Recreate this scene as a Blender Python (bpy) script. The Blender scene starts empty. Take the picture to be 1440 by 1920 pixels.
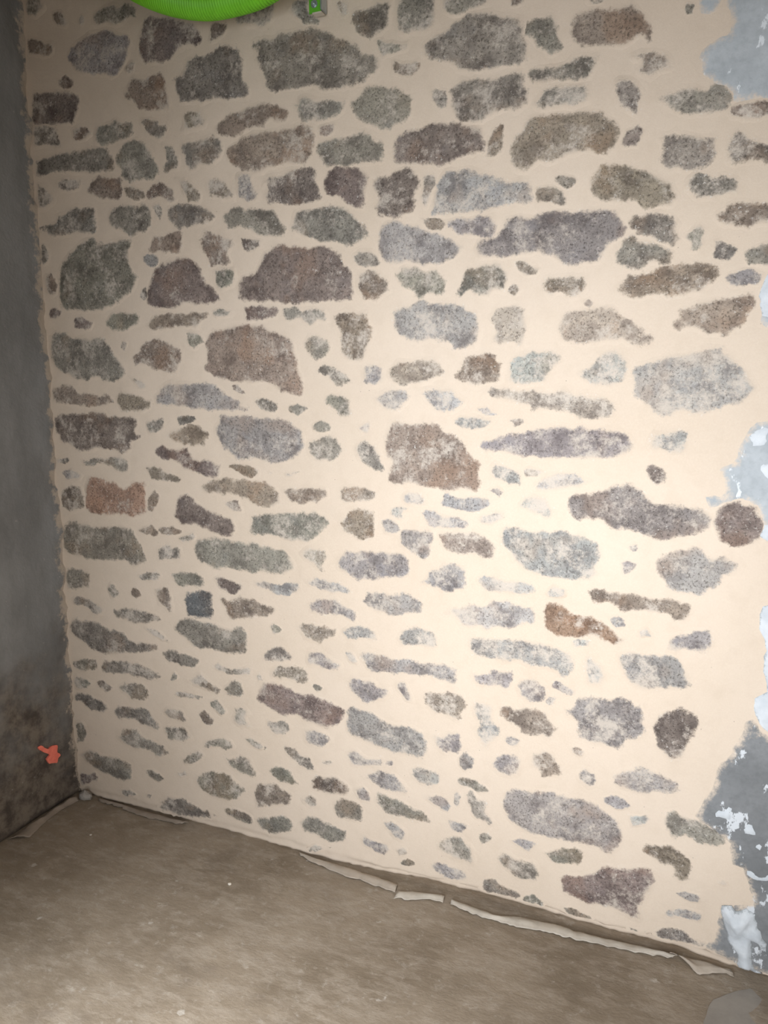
import bpy, bmesh, math, random
import numpy as np
from mathutils import Vector, Matrix
from mathutils.geometry import delaunay_2d_cdt

# ------------------------------------------------------------------ camera, world, light, exposure
scene = bpy.context.scene
col = scene.collection
YAW, PITCH = math.radians(23.2), math.radians(9.94)
cam_data = bpy.data.cameras.new('camera')
cam_data.sensor_fit = 'VERTICAL'
cam_data.sensor_height = 24.0
cam_data.lens = 24.0 * 1440 / 1920
cam_data.clip_start = 0.05
cam = bpy.data.objects.new('camera', cam_data)
cam.location = (2.0594, -1.9594, 1.5)
cam.rotation_euler = (math.pi / 2 - PITCH, 0, YAW)
col.objects.link(cam)
scene.camera = cam

world = bpy.data.worlds.new('daylight')
scene.world = world
world.use_nodes = True
world.node_tree.nodes['Background'].inputs[0].default_value = (0.78, 0.88, 1.0, 1)
world.node_tree.nodes['Background'].inputs[1].default_value = 0.4

def area_light(name, loc, rot, sx, sy, energy, color, spread=180):
    l = bpy.data.lights.new(name, 'AREA')
    l.shape = 'RECTANGLE'; l.size = sx; l.size_y = sy
    l.energy = energy; l.color = color; l.spread = math.radians(spread)
    o = bpy.data.objects.new(name, l)
    o.location = loc; o.rotation_euler = rot
    col.objects.link(o)
    return o
# daylight entering by the glazed door in the rear wall (behind the camera) with an added floor lamp and a fill at the right opening
area_light('door_daylight', (1.62, -2.56, 1.15), (math.radians(90 - 3.5), 0, 0), 0.9, 1.3, 21, (0.93, 0.98, 1.045), 77)
area_light('added_floor_light', (1.15, -2.56, 1.92), (math.radians(90 - 61), 0, math.radians(6)), 0.8, 0.4, 19, (0.94, 0.98, 1.02), 48)  # added lamp high in the doorway, aimed down to brighten the floor
area_light('opening_fill_light', (3.44, -2.0, 1.25), (math.radians(80), 0, math.radians(90)), 0.9, 1.0, 19, (1.0, 0.97, 0.93), 160)  # light of the unseen opening, set back and strong as added room fill

vs = scene.view_settings
vs.view_transform = 'Standard'; vs.look = 'None'; vs.gamma = 1.0; vs.use_curve_mapping = False
vs.exposure = 0.0

# ------------------------------------------------------------------ helpers
rng = random.Random(7)

def tag(o, label=None, cat=None, group=None, kind=None):
    if label: o['label'] = label
    if cat: o['category'] = cat
    if group: o['group'] = group
    if kind: o['kind'] = kind
    return o

def link(name, me, mats, parent=None, smooth=False):
    if not isinstance(mats, (list, tuple)): mats = [mats]
    for m in mats: me.materials.append(m)
    if smooth: me.polygons.foreach_set('use_smooth', [True] * len(me.polygons))
    o = bpy.data.objects.new(name, me)
    col.objects.link(o)
    if parent: o.parent = parent
    return o

_G = np.random.RandomState(3).rand(64, 64)
def vnoise(x, z):
    x = np.asarray(x, float); z = np.asarray(z, float)
    xi = np.floor(x).astype(int); zi = np.floor(z).astype(int)
    fx = x - xi; fz = z - zi
    fx = fx * fx * (3 - 2 * fx); fz = fz * fz * (3 - 2 * fz)
    g = lambda a, b: _G[a % 64, b % 64]
    return (g(xi, zi) * (1 - fx) + g(xi + 1, zi) * fx) * (1 - fz) + (g(xi, zi + 1) * (1 - fx) + g(xi + 1, zi + 1) * fx) * fz - 0.5

def mortar(x, z):
    """how far the mortar face stands proud of the wall plane (metres)"""
    return 0.012 * vnoise(x * 3.1 + 7, z * 3.1) + 0.005 * vnoise(x * 9 + 3, z * 9 + 11)

def seg_dist(P, poly):
    A = poly; B = np.roll(poly, -1, 0)
    d = B - A
    L = (d * d).sum(1) + 1e-12
    t = np.clip(((P[:, None, :] - A[None]) * d[None]).sum(2) / L[None], 0, 1)
    q = A[None] + t[..., None] * d[None]
    return np.sqrt(((P[:, None, :] - q) ** 2).sum(2)).min(1)

def inside(P, poly):
    x, y = P[:, 0], P[:, 1]
    c = np.zeros(len(P), bool)
    n = len(poly)
    for i in range(n):
        x1, y1 = poly[i]; x2, y2 = poly[(i + 1) % n]
        m = ((y1 > y) != (y2 > y)) & (x < (x2 - x1) * (y - y1) / (y2 - y1 + 1e-12) + x1)
        c ^= m
    return c

def poly_area(p):
    x, y = p[:, 0], p[:, 1]
    return 0.5 * abs(np.dot(x, np.roll(y, -1)) - np.dot(y, np.roll(x, -1)))

def roughen(poly, step, amp, seed):
    """subdivide the outline and give it a broken edge"""
    out = []
    n = len(poly)
    for i in range(n):
        p0, p1, p2, p3 = poly[i - 1], poly[i], poly[(i + 1) % n], poly[(i + 2) % n]
        L = np.hypot(*(p2 - p1)); k = max(1, int(round(L / step)))
        for j in range(k):
            t = j / k
            # blend of the straight edge and a Catmull-Rom curve
            cr = 0.5 * ((2 * p1) + (-p0 + p2) * t + (2 * p0 - 5 * p1 + 4 * p2 - p3) * t * t + (-p0 + 3 * p1 - 3 * p2 + p3) * t ** 3)
            q = 0.55 * (p1 + (p2 - p1) * t) + 0.45 * cr
            out.append(q)
    out = np.array(out)
    nx = vnoise(out[:, 0] * 70 + seed * 5.3, out[:, 1] * 70) * 1.3 + vnoise(out[:, 0] * 150, out[:, 1] * 150 + seed)
    nz = vnoise(out[:, 0] * 70 + 31, out[:, 1] * 70 + seed * 3.1) * 1.3 + vnoise(out[:, 0] * 150 + 9, out[:, 1] * 150 - seed)
    out[:, 0] += amp * nx; out[:, 1] += amp * nz
    return out

def grow(p, d):
    x, y = p[:, 0], p[:, 1]
    sg = 1 if np.dot(x, np.roll(y, -1)) - np.dot(y, np.roll(x, -1)) > 0 else -1
    a = p - np.roll(p, 1, 0); b = np.roll(p, -1, 0) - p
    a /= np.hypot(*a.T)[:, None] + 1e-9; b /= np.hypot(*b.T)[:, None] + 1e-9
    tt = a + b; L = np.hypot(*tt.T)[:, None]
    tt = np.where(L > 0.3, tt / np.maximum(L, 1e-6), 0)
    q = p + sg * d * np.stack([tt[:, 1], -tt[:, 0]], 1)
    q[:, 1] = np.maximum(q[:, 1], 0.003); q[:, 0] = np.maximum(q[:, 0], 0.003)
    return q

def slab_mesh(name, poly, spacing, height, depth, seed, fringe=0.0):
    """closed mesh of an irregular slab seen face on: poly in wall x,z; height(P, d) = proud of wall plane; depth = how far into the wall.
    Returns mesh with the vertex attribute 'edge' (distance from the rim, metres), origin at the slab's centre."""
    rad = spacing
    lo = poly.min(0); hi = poly.max(0)
    gx, gz = np.meshgrid(np.arange(lo[0], hi[0] + rad, rad), np.arange(lo[1], hi[1] + rad, rad * 0.87))
    gx = gx + (np.arange(gx.shape[0]) % 2)[:, None] * rad * 0.5
    r = np.random.RandomState(seed)
    P = np.stack([gx.ravel(), gz.ravel()], 1)
    P = P + (r.rand(*P.shape) - 0.5) * rad * 0.4
    P = P[inside(P, poly)]
    if len(P): P = P[seg_dist(P, poly) > rad * 0.45]
    n = len(poly)
    allp = np.vstack([poly, P]) if len(P) else poly
    v, e, f, *_ = delaunay_2d_cdt([Vector(p) for p in allp], [], [list(range(n))], 1, 1e-6)
    V = np.array([(a.x, a.y) for a in v])
    d = seg_dist(V, poly)
    d[d < 1e-5] = 0
    h = height(V, d)
    c = V.mean(0)
    verts = [(V[i, 0] - c[0], -h[i], V[i, 1] - c[1]) for i in range(len(V))]
    faces = [tuple(t) for t in f]
    # rim, taken from the triangles
    cnt = {}
    for t in faces:
        for a, b in zip(t, t[1:] + t[:1]):
            cnt[(a, b)] = 1
    rim = [(a, b) for (a, b) in cnt if (b, a) not in cnt]
    back = {}
    for a, b in rim:
        for q in (a, b):
            if q not in back:
                back[q] = len(verts)
                verts.append((verts[q][0] * 0.9, depth, verts[q][2] * 0.9))
    for a, b in rim:
        faces.append((b, a, back[a], back[b]))
    nxt = dict(rim)
    start = rim[0][0]; loop = [start]; q = nxt[start]
    while q != start and len(loop) <= len(rim):
        loop.append(q); q = nxt.get(q, start)
    faces.append(tuple(back[a] for a in reversed(loop)))
    me = bpy.data.meshes.new(name)
    me.from_pydata(verts, [], faces)
    me.update()
    bm = bmesh.new(); bm.from_mesh(me); bm.verts.ensure_lookup_table()
    bmesh.ops.recalc_face_normals(bm, faces=bm.faces)
    for a, b in rim:
        e_ = bm.edges.get((bm.verts[a], bm.verts[b]))
        if e_: e_.smooth = False
    bm.to_mesh(me); bm.free()
    ev = np.zeros(len(verts)); ev[:len(V)] = d * max(1.0, min(2.6, fringe / max(d.max(), 1e-4)))
    me.attributes.new('edge', 'FLOAT', 'POINT').data.foreach_set('value', ev.astype(np.float32))
    return me, c

def set_attr(me, name, val):
    n = len(me.vertices)
    if isinstance(val, (tuple, list)):
        a = me.attributes.new(name, 'FLOAT_COLOR', 'POINT')
        a.data.foreach_set('color', np.tile(np.array(list(val) + [1], np.float32), n))
    else:
        me.attributes.new(name, 'FLOAT', 'POINT').data.foreach_set('value', np.full(n, val, np.float32))

# ------------------------------------------------------------------ materials
class NT:
    def __init__(s, name, rough=0.9):
        s.m = bpy.data.materials.new(name); s.m.use_nodes = True
        s.t = s.m.node_tree; s.n = s.t.nodes
        s.b = s.n['Principled BSDF']; s.b.inputs['Roughness'].default_value = rough
        s.b.inputs['Specular IOR Level'].default_value = 0.25
        s.pos = s.n.new('ShaderNodeNewGeometry').outputs['Position']
    def l(s, a, b): s.t.links.new(a, b)
    def put(s, sock, v):
        if hasattr(v, 'is_output'): s.l(v, sock)
        elif isinstance(v, (tuple, list)):
            sock.default_value = tuple(v) + (1,) if len(sock.default_value) == 4 and len(v) == 3 else v
        else: sock.default_value = v
    def noise(s, scale, detail=4, rough=0.6, stretch=None, w=0.0):
        n = s.n.new('ShaderNodeTexNoise'); n.inputs['Scale'].default_value = scale
        n.inputs['Detail'].default_value = detail; n.inputs['Roughness'].default_value = rough
        mp = s.n.new('ShaderNodeMapping'); s.l(s.pos, mp.inputs[0])
        mp.inputs['Location'].default_value = (w, w * 1.7, w * 0.6)
        if stretch: mp.inputs['Scale'].default_value = stretch
        s.l(mp.outputs[0], n.inputs['Vector'])
        return n.outputs['Fac']
    def voro(s, scale):
        n = s.n.new('ShaderNodeTexVoronoi'); n.inputs['Scale'].default_value = scale
        s.l(s.pos, n.inputs['Vector']); return n.outputs['Distance']
    def ramp(s, f, a, b, lo=0.0, hi=1.0):
        n = s.n.new('ShaderNodeMapRange'); n.interpolation_type = 'SMOOTHSTEP'
        s.put(n.inputs[0], f); s.put(n.inputs[1], a); s.put(n.inputs[2], b)
        n.inputs[3].default_value = lo; n.inputs[4].default_value = hi
        return n.outputs[0]
    def mix(s, f, a, b, mode='MIX'):
        n = s.n.new('ShaderNodeMix'); n.data_type = 'RGBA'; n.blend_type = mode
        s.put(n.inputs[0], f); s.put(n.inputs[6], a); s.put(n.inputs[7], b)
        return n.outputs[2]
    def math(s, op, a, b=0.0, c=0.0):
        n = s.n.new('ShaderNodeMath'); n.operation = op
        s.put(n.inputs[0], a); s.put(n.inputs[1], b); s.put(n.inputs[2], c)
        return n.outputs[0]
    def attr(s, name, fac=True):
        n = s.n.new('ShaderNodeAttribute'); n.attribute_name = name
        return n.outputs['Fac'] if fac else n.outputs['Color']
    def bump(s, h, strength, dist=0.002, normal=None):
        n = s.n.new('ShaderNodeBump'); n.inputs['Strength'].default_value = strength
        n.inputs['Distance'].default_value = dist; s.l(h, n.inputs['Height'])
        if normal: s.l(normal, n.inputs['Normal'])
        s.l(n.outputs[0], s.b.inputs['Normal']); return n.outputs[0]
    def color(s, c): s.put(s.b.inputs['Base Color'], c)

MORTAR = (0.62, 0.515, 0.405)
def mortar_color(t):
    if hasattr(t, 'mc'): return t.mc
    big = t.ramp(t.noise(1.6, 3), 0.3, 0.7)
    c = t.mix(big, (0.60, 0.492, 0.385), (0.645, 0.535, 0.428))
    fine = t.ramp(t.noise(240, 2, 0.7), 0.35, 0.7)
    c = t.mix(t.math('MULTIPLY', fine, 0.22), c, (0.70, 0.61, 0.50))
    mott = t.ramp(t.noise(22, 4), 0.45, 0.75)
    c = t.mix(t.math('MULTIPLY', mott, 0.18), c, (0.50, 0.40, 0.30))
    t.mc = c
    return c

def mortar_material():
    t = NT('lime_mortar', 0.95)
    c = mortar_color(t)
    # tiny voids and dark sand grains
    sp = t.ramp(t.voro(34), 0.055, 0.02)
    gate = t.ramp(t.noise(9, 2, w=4.0), 0.52, 0.6)
    c = t.mix(t.math('MULTIPLY', t.math('MULTIPLY', sp, gate), 0.75), c, (0.16, 0.13, 0.11))
    t.color(c)
    h = t.math('ADD', t.math('MULTIPLY', t.noise(55, 4), 0.9), t.math('MULTIPLY', t.noise(380, 2), 0.35))
    t.bump(h, 0.35, 0.003)
    return t.m

def stone_material():
    t = NT('field_stone', 0.9)
    base = t.attr('tint', False); film_haze = t.attr('film_haze'); edge = t.attr('edge')
    n1 = t.noise(13, 5, 0.62); n2 = t.noise(48, 5, 0.65, w=3); n3 = t.noise(170, 4, 0.75, w=1); n4 = t.noise(7, 3, w=9)
    dark = t.mix(1.0, base, (0.52, 0.50, 0.51), 'MULTIPLY')
    light = t.mix(1.0, base, (1.38, 1.37, 1.35), 'MULTIPLY')
    c = t.mix(t.ramp(n1, 0.34, 0.60), dark, base)
    c = t.mix(t.math('MULTIPLY', t.ramp(n2, 0.48, 0.72), 0.75), c, light)
    # weathered tints: rusty and slate
    c = t.mix(t.math('MULTIPLY', t.ramp(n4, 0.52, 0.66), 0.5), c, t.mix(1.0, base, (1.05, 0.86, 0.72), 'MULTIPLY'))
    c = t.mix(t.math('MULTIPLY', t.ramp(t.noise(10, 3, w=17), 0.55, 0.7), 0.5), c, t.mix(1.0, base, (0.90, 0.95, 1.03), 'MULTIPLY'))
    c = t.mix(t.math('MULTIPLY', t.ramp(n3, 0.50, 0.36), 0.85), c, t.mix(1.0, base, (0.34, 0.32, 0.31), 'MULTIPLY'))
    # mortar left in the pits of the face, thickening to a ragged fringe along the rim
    mc = t.mix(0.35, mortar_color(t), (0.58, 0.56, 0.53))
    grain = t.noise(105, 6, 0.82, w=8)
    low = t.noise(17, 4, 0.65, w=5)
    es = t.ramp(edge, 0.0, 0.020)
    x = t.math('ADD', t.math('MULTIPLY', grain, 0.75), t.math('MULTIPLY', low, 1.05))
    x = t.math('ADD', x, t.math('MULTIPLY', film_haze, 0.28))  # mortar film, plus haze of the bright zone put into the stone colour
    x = t.math('ADD', x, t.math('MULTIPLY', t.math('SUBTRACT', 1.0, es), 0.31))
    film = t.ramp(x, 0.93, 1.20)
    op = t.math('ADD', t.math('ADD', 0.66, t.math('MULTIPLY', t.math('SUBTRACT', 1.0, es), 0.35)), t.math('MULTIPLY', film_haze, 0.6))
    mc = t.mix(t.ramp(edge, 0.008, 0.024), mortar_color(t), mc)
    c = t.mix(t.math('MINIMUM', t.math('MULTIPLY', film, op), 1.0), c, mc)
    crumbs = t.math('MULTIPLY', t.ramp(t.noise(150, 3, 0.8, w=14), 0.60, 0.68), t.ramp(t.noise(15, 3, w=21), 0.42, 0.60))
    c = t.mix(t.math('MULTIPLY', crumbs, 0.8), c, (0.66, 0.62, 0.565))
    rim = t.ramp(edge, 0.0, 0.006)
    c = t.mix(rim, mortar_color(t), c)
    t.color(c)
    h = t.math('ADD', t.math('MULTIPLY', t.math('SUBTRACT', n2, 0.5), 1.0), t.math('ADD', t.math('MULTIPLY', t.math('SUBTRACT', n3, 0.5), 0.6), t.math('MULTIPLY', t.math('SUBTRACT', n1, 0.5), 2.2)))
    t.bump(t.math('MULTIPLY', h, es), 0.8, 0.006)
    return t.m

def render_material(name, a, b, blot, amount):
    """old cement render with flakes of whitewash"""
    t = NT(name, 0.85)
    edge = t.attr('edge')
    c = t.mix(t.ramp(t.noise(6, 5, 0.65), 0.3, 0.7), a, b)
    c = t.mix(t.math('MULTIPLY', t.ramp(t.noise(60, 4), 0.4, 0.7), 0.3), c, tuple(x * 0.7 for x in a))
    fl = t.ramp(t.noise(16, 5, 0.7, stretch=(1.2, 1, 0.6), w=6), 0.66 - amount, 0.70 - amount)
    c = t.mix(fl, c, blot)
    jag = t.math('MULTIPLY', t.math('SUBTRACT', t.noise(45, 5, 0.75, w=2), 0.5), 0.06)
    e = t.math('MULTIPLY', t.ramp(t.math('ADD', edge, jag), -0.004, 0.02), t.ramp(edge, 0.0, 0.006))
    c = t.mix(e, mortar_color(t), c)
    t.color(c)
    t.bump(t.math('ADD', t.noise(60, 5), t.math('MULTIPLY', fl, 0.4)), 0.4, 0.004)
    return t.m

def white_material():
    t = NT('white_plaster', 0.8)
    c = t.mix(t.ramp(t.noise(14, 5), 0.35, 0.7), (0.52, 0.55, 0.575), (0.65, 0.675, 0.695))
    edge = t.attr('edge')
    jag = t.math('MULTIPLY', t.math('SUBTRACT', t.noise(70, 5, 0.8, w=2), 0.5), 0.03)
    e = t.ramp(t.math('ADD', edge, jag), -0.001, 0.004)
    c = t.mix(e, (0.36, 0.38, 0.39), c)
    t.color(c)
    t.bump(t.noise(70, 5), 0.35, 0.004)
    return t.m

def left_wall_material():
    t = NT('grey_cement_render', 0.85)
    g = t.n.new('ShaderNodeSeparateXYZ'); t.l(t.pos, g.inputs[0])
    c = t.mix(t.ramp(t.noise(5, 5, 0.65, stretch=(1, 1, 0.5)), 0.3, 0.7), (0.18, 0.178, 0.172), (0.265, 0.262, 0.255))
    # earth and old plaster stains at the foot of the wall
    st = t.ramp(t.math('ADD', g.outputs[2], t.math('MULTIPLY', t.noise(4, 4, w=3), 1.3)), 1.35, 0.75)
    dirt = t.mix(t.ramp(t.noise(14, 5, 0.7), 0.35, 0.65), (0.075, 0.06, 0.05), (0.20, 0.165, 0.13))
    c = t.mix(st, c, dirt)
    # mortar dabbed over the corner
    near = t.math('ADD', g.outputs[1], t.math('MULTIPLY', t.math('SUBTRACT', t.noise(20, 5, 0.7, w=12), 0.5), 0.16))
    c = t.mix(t.math('MULTIPLY', t.ramp(near, -0.022, -0.002), 0.85), c, (0.48, 0.40, 0.32))
    fl = t.ramp(t.noise(38, 5, 0.75, w=31), 0.64, 0.70)
    c = t.mix(t.math('MULTIPLY', fl, 0.5), c, (0.42, 0.39, 0.35))
    t.color(c)
    t.bump(t.math('ADD', t.noise(20, 5), t.math('MULTIPLY', t.noise(120, 3), 0.3)), 0.5, 0.008)
    return t.m

def floor_material():
    t = NT('concrete_screed', 0.62)
    c = t.mix(t.ramp(t.noise(2.6, 5, 0.65), 0.3, 0.7), (0.215, 0.168, 0.118), (0.325, 0.262, 0.195))
    c = t.mix(t.math('MULTIPLY', t.ramp(t.noise(13, 6, 0.7, stretch=(1, 2.2, 1), w=3), 0.44, 0.66), 0.55), c, (0.41, 0.345, 0.275))
    c = t.mix(t.math('MULTIPLY', t.ramp(t.noise(30, 6, 0.75, w=13), 0.54, 0.70), 0.45), c, (0.52, 0.465, 0.40))
    c = t.mix(t.math('MULTIPLY', t.ramp(t.noise(5, 4, w=23), 0.55, 0.75), 0.5), c, (0.17, 0.135, 0.105))
    # plaster drips trodden flat
    sp = t.ramp(t.noise(19, 3, 0.5, w=40), 0.69, 0.74)
    c = t.mix(t.math('MULTIPLY', sp, 0.6), c, (0.58, 0.53, 0.47))
    t.color(c)
    t.l(t.ramp(t.noise(8, 4), 0.3, 0.7, 0.42, 0.7), t.b.inputs['Roughness'])
    t.b.inputs['Specular IOR Level'].default_value = 0.4
    h = t.math('ADD', t.math('MULTIPLY', t.noise(24, 6, 0.7, stretch=(1, 2.0, 1)), 1.0), t.math('MULTIPLY', t.noise(160, 3), 0.2))
    t.bump(h, 0.5, 0.007)
    return t.m

def simple(name, c, rough=0.8, metal=0.0, var=0.12, scale=25, bump=0.2, trans=0.0):
    t = NT(name, rough)
    t.b.inputs['Metallic'].default_value = metal
    cc = t.mix(t.ramp(t.noise(scale, 4), 0.3, 0.7), tuple(x * (1 - var) for x in c), tuple(min(1, x * (1 + var)) for x in c))
    t.color(cc)
    if bump: t.bump(t.noise(scale * 4, 4), bump, 0.002)
    return t.m

M = dict(
    mortar=mortar_material(), stone=stone_material(), white=white_material(), left=left_wall_material(), floor=floor_material(),
    patch_pale=render_material('pale_render', (0.36, 0.385, 0.40), (0.47, 0.495, 0.51), (0.66, 0.69, 0.71), 0.06),
    patch_dark=render_material('dark_render', (0.165, 0.17, 0.172), (0.235, 0.24, 0.243), (0.60, 0.62, 0.64), 0.085),
    ceiling=simple('ceiling_boards', (0.27, 0.225, 0.175)), plain=simple('grey_blockwork', (0.42, 0.40, 0.37)),
    frame=simple('white_frame', (0.7, 0.7, 0.68), 0.5, bump=0),
    green=simple('green_plastic', (0.19, 0.56, 0.03), 0.42, var=0.06, bump=0),
    green_metal=simple('green_coated_steel', (0.12, 0.42, 0.03), 0.5, var=0.1, bump=0.1),
    steel=simple('galvanised_steel', (0.46, 0.50, 0.52), 0.38, 0.75, scale=60, bump=0.1),
    orange=simple('orange_marking_paint', (1.0, 0.23, 0.16), 0.7, scale=60),
    film=simple('dusty_film', (0.44, 0.375, 0.305), 0.55, scale=18, bump=0.35),
    tape=simple('white_tape', (0.53, 0.475, 0.40), 0.5, scale=18, bump=0.35),
    crumb=simple('plaster_crumb', (0.68, 0.62, 0.53), 0.9, scale=90),
    brown_film=simple('brown_film', (0.30, 0.245, 0.195), 0.55, scale=18, bump=0.35),
    pale_grey=simple('pale_grey', (0.33, 0.30, 0.265), 0.7, scale=12),
)

# ------------------------------------------------------------------ the setting
ROOM_X, ROOM_Y, ROOM_Z = 3.5, -2.6, 2.75

def grid_mesh(name, us, ws, fn, thick_fn=None):
    """front sheet over us x ws, closed behind by thick_fn"""
    nu, nw = len(us), len(ws)
    verts = [fn(u, w) for w in ws for u in us]
    faces = [(j * nu + i, j * nu + i + 1, (j + 1) * nu + i + 1, (j + 1) * nu + i) for j in range(nw - 1) for i in range(nu - 1)]
    if thick_fn:
        ring = [i for i in range(nu)] + [j * nu + nu - 1 for j in range(1, nw)] + [(nw - 1) * nu + i for i in range(nu - 2, -1, -1)] + [j * nu for j in range(nw - 2, 0, -1)]
        b0 = len(verts)
        verts += [thick_fn(*verts[r]) for r in ring]
        k = len(ring)
        faces += [(ring[(q + 1) % k], ring[q], b0 + q, b0 + (q + 1) % k) for q in range(k)]
        faces.append(tuple(b0 + q for q in range(k)))
    me = bpy.data.meshes.new(name)
    me.from_pydata(verts, [], faces); me.update()
    bm = bmesh.new(); bm.from_mesh(me); bmesh.ops.recalc_face_normals(bm, faces=bm.faces); bm.to_mesh(me); bm.free()
    return me

def box_mesh(name, lo, hi, bev=0.0):
    bm = bmesh.new()
    bmesh.ops.create_cube(bm, size=1)
    for v in bm.verts:
        v.co = Vector([(lo[k] + hi[k]) / 2 + v.co[k] * (hi[k] - lo[k]) for k in range(3)])
    if bev: bmesh.ops.bevel(bm, geom=bm.edges[:], offset=bev, segments=2, affect='EDGES')
    me = bpy.data.meshes.new(name); bm.to_mesh(me); bm.free()
    return me

# stone wall: the mortar bed, undercut along the floor
xs = np.arange(-0.05, ROOM_X + 0.001, 0.0125); zs = np.concatenate([[0, 0.006, 0.012, 0.018, 0.024, 0.03, 0.036, 0.044], np.arange(0.055, ROOM_Z + 0.001, 0.0125)])
XX, ZZ = np.meshgrid(xs, zs)
HH = mortar(XX, ZZ)
under = np.clip((XX - 1.05) / 0.3, 0.12, 1) * np.clip((2.2 - XX) / 0.15, 0.2, 1)
lip = 0.024 + 0.014 * vnoise(XX * 9, XX * 0 + 3) + 0.006 * vnoise(XX * 40, XX * 0 + 8)
s_ = np.clip((lip - ZZ) / 0.012 + 0.5, 0, 1)
HH = HH - 0.032 * under * s_
HH = HH + 0.006 * vnoise(XX * 60, ZZ * 60) * np.clip((0.06 - ZZ) / 0.06, 0, 1)
nX = len(xs)
me = grid_mesh('wall_stone', list(range(nX)), list(range(len(zs))), lambda i, j: (float(xs[i]), float(-HH[j, i]), float(zs[j])), lambda x, y, z: (x, 0.35, z))
wall = link('wall_back', me, M['mortar'], smooth=True)
tag(wall, 'rubble stone wall pointed with cream lime mortar facing the camera', 'wall', kind='structure')

# left wall of grey cement render
ys = np.arange(-0.08, -ROOM_Y, 0.02); zs2 = np.arange(0, ROOM_Z + 0.01, 0.02)
def leftf(y, z):
    cr = max(0.0, 1 - max(y, 0) / 0.07)
    return (float(0.022 * cr * (vnoise(y * 30, z * 30) + 0.1) + 0.014 * cr * vnoise(y * 70, z * 70) + 0.006 * vnoise(y * 6 + 5, z * 6) + 0.003 * vnoise(y * 22 + 5, z * 22) - 0.002), float(-y), float(z))
me = grid_mesh('wall_left', [float(a) for a in ys], [float(a) for a in zs2], leftf, lambda x, y, z: (-0.2, y, z))
wl = link('wall_left', me, M['left'], smooth=True)
tag(wl, 'dark grey cement rendered side wall with dirty foot', 'wall', kind='structure')

# floor
fx = np.concatenate([np.arange(-0.06, 2.6, 0.02), np.arange(2.6, ROOM_X + 0.1, 0.1)]); fy = np.concatenate([np.arange(0.06, -1.2, -0.02), np.arange(-1.2, ROOM_Y - 0.1, -0.1)])
def floorf(x, y):
    return (float(x), float(y), float(0.006 * vnoise(x * 3 + 1, y * 3) + 0.003 * vnoise(x * 14, y * 14) - 0.003))
me = grid_mesh('floor', [float(a) for a in fx], [float(a) for a in fy], floorf, lambda x, y, z: (x, y, -0.12))
fl = link('floor', me, M['floor'], smooth=True)
tag(fl, 'worn brown grey concrete floor dusted with plaster', 'floor', kind='structure')

# the rest of the shell, behind and above the camera
o = link('ceiling', box_mesh('ceiling', (0, ROOM_Y, ROOM_Z + 0.002), (ROOM_X, 0.3, ROOM_Z + 0.12)), M['ceiling']); tag(o, 'dark boarded ceiling over the room', 'ceiling', kind='structure')
def wall_with_hole(name, label, axis, plane, a0, a1, h0, h1, A0, A1, t):
    bm = bmesh.new()
    def bx(p, q, z0, z1):
        r = bmesh.ops.create_cube(bm, size=1)
        if axis == 'x': lo, hi = (p, plane - t, z0), (q, plane, z1)
        else: lo, hi = (plane, p, z0), (plane + t, q, z1)
        for v in r['verts']: v.co = Vector([(lo[k] + hi[k]) / 2 + v.co[k] * (hi[k] - lo[k]) for k in range(3)])
    bx(A0, a0, 0, ROOM_Z); bx(a1, A1, 0, ROOM_Z); bx(a0, a1, h1, ROOM_Z)
    if h0 > 0: bx(a0, a1, 0, h0)
    me = bpy.data.meshes.new(name); bm.to_mesh(me); bm.free()
    o = link(name, me, M['plain']); tag(o, label, 'wall', kind='structure'); return o
wall_with_hole('wall_rear', 'grey block wall with the glazed door opening behind the camera', 'x', ROOM_Y, 0.9, 1.9, 0.0, 2.05, -0.2, ROOM_X, 0.25)
wall_with_hole('wall_right', 'grey block wall with a window opening right of the camera', 'y', ROOM_X, -2.5, -1.5, 0.7, 1.8, ROOM_Y, 0.0, 0.25)

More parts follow.
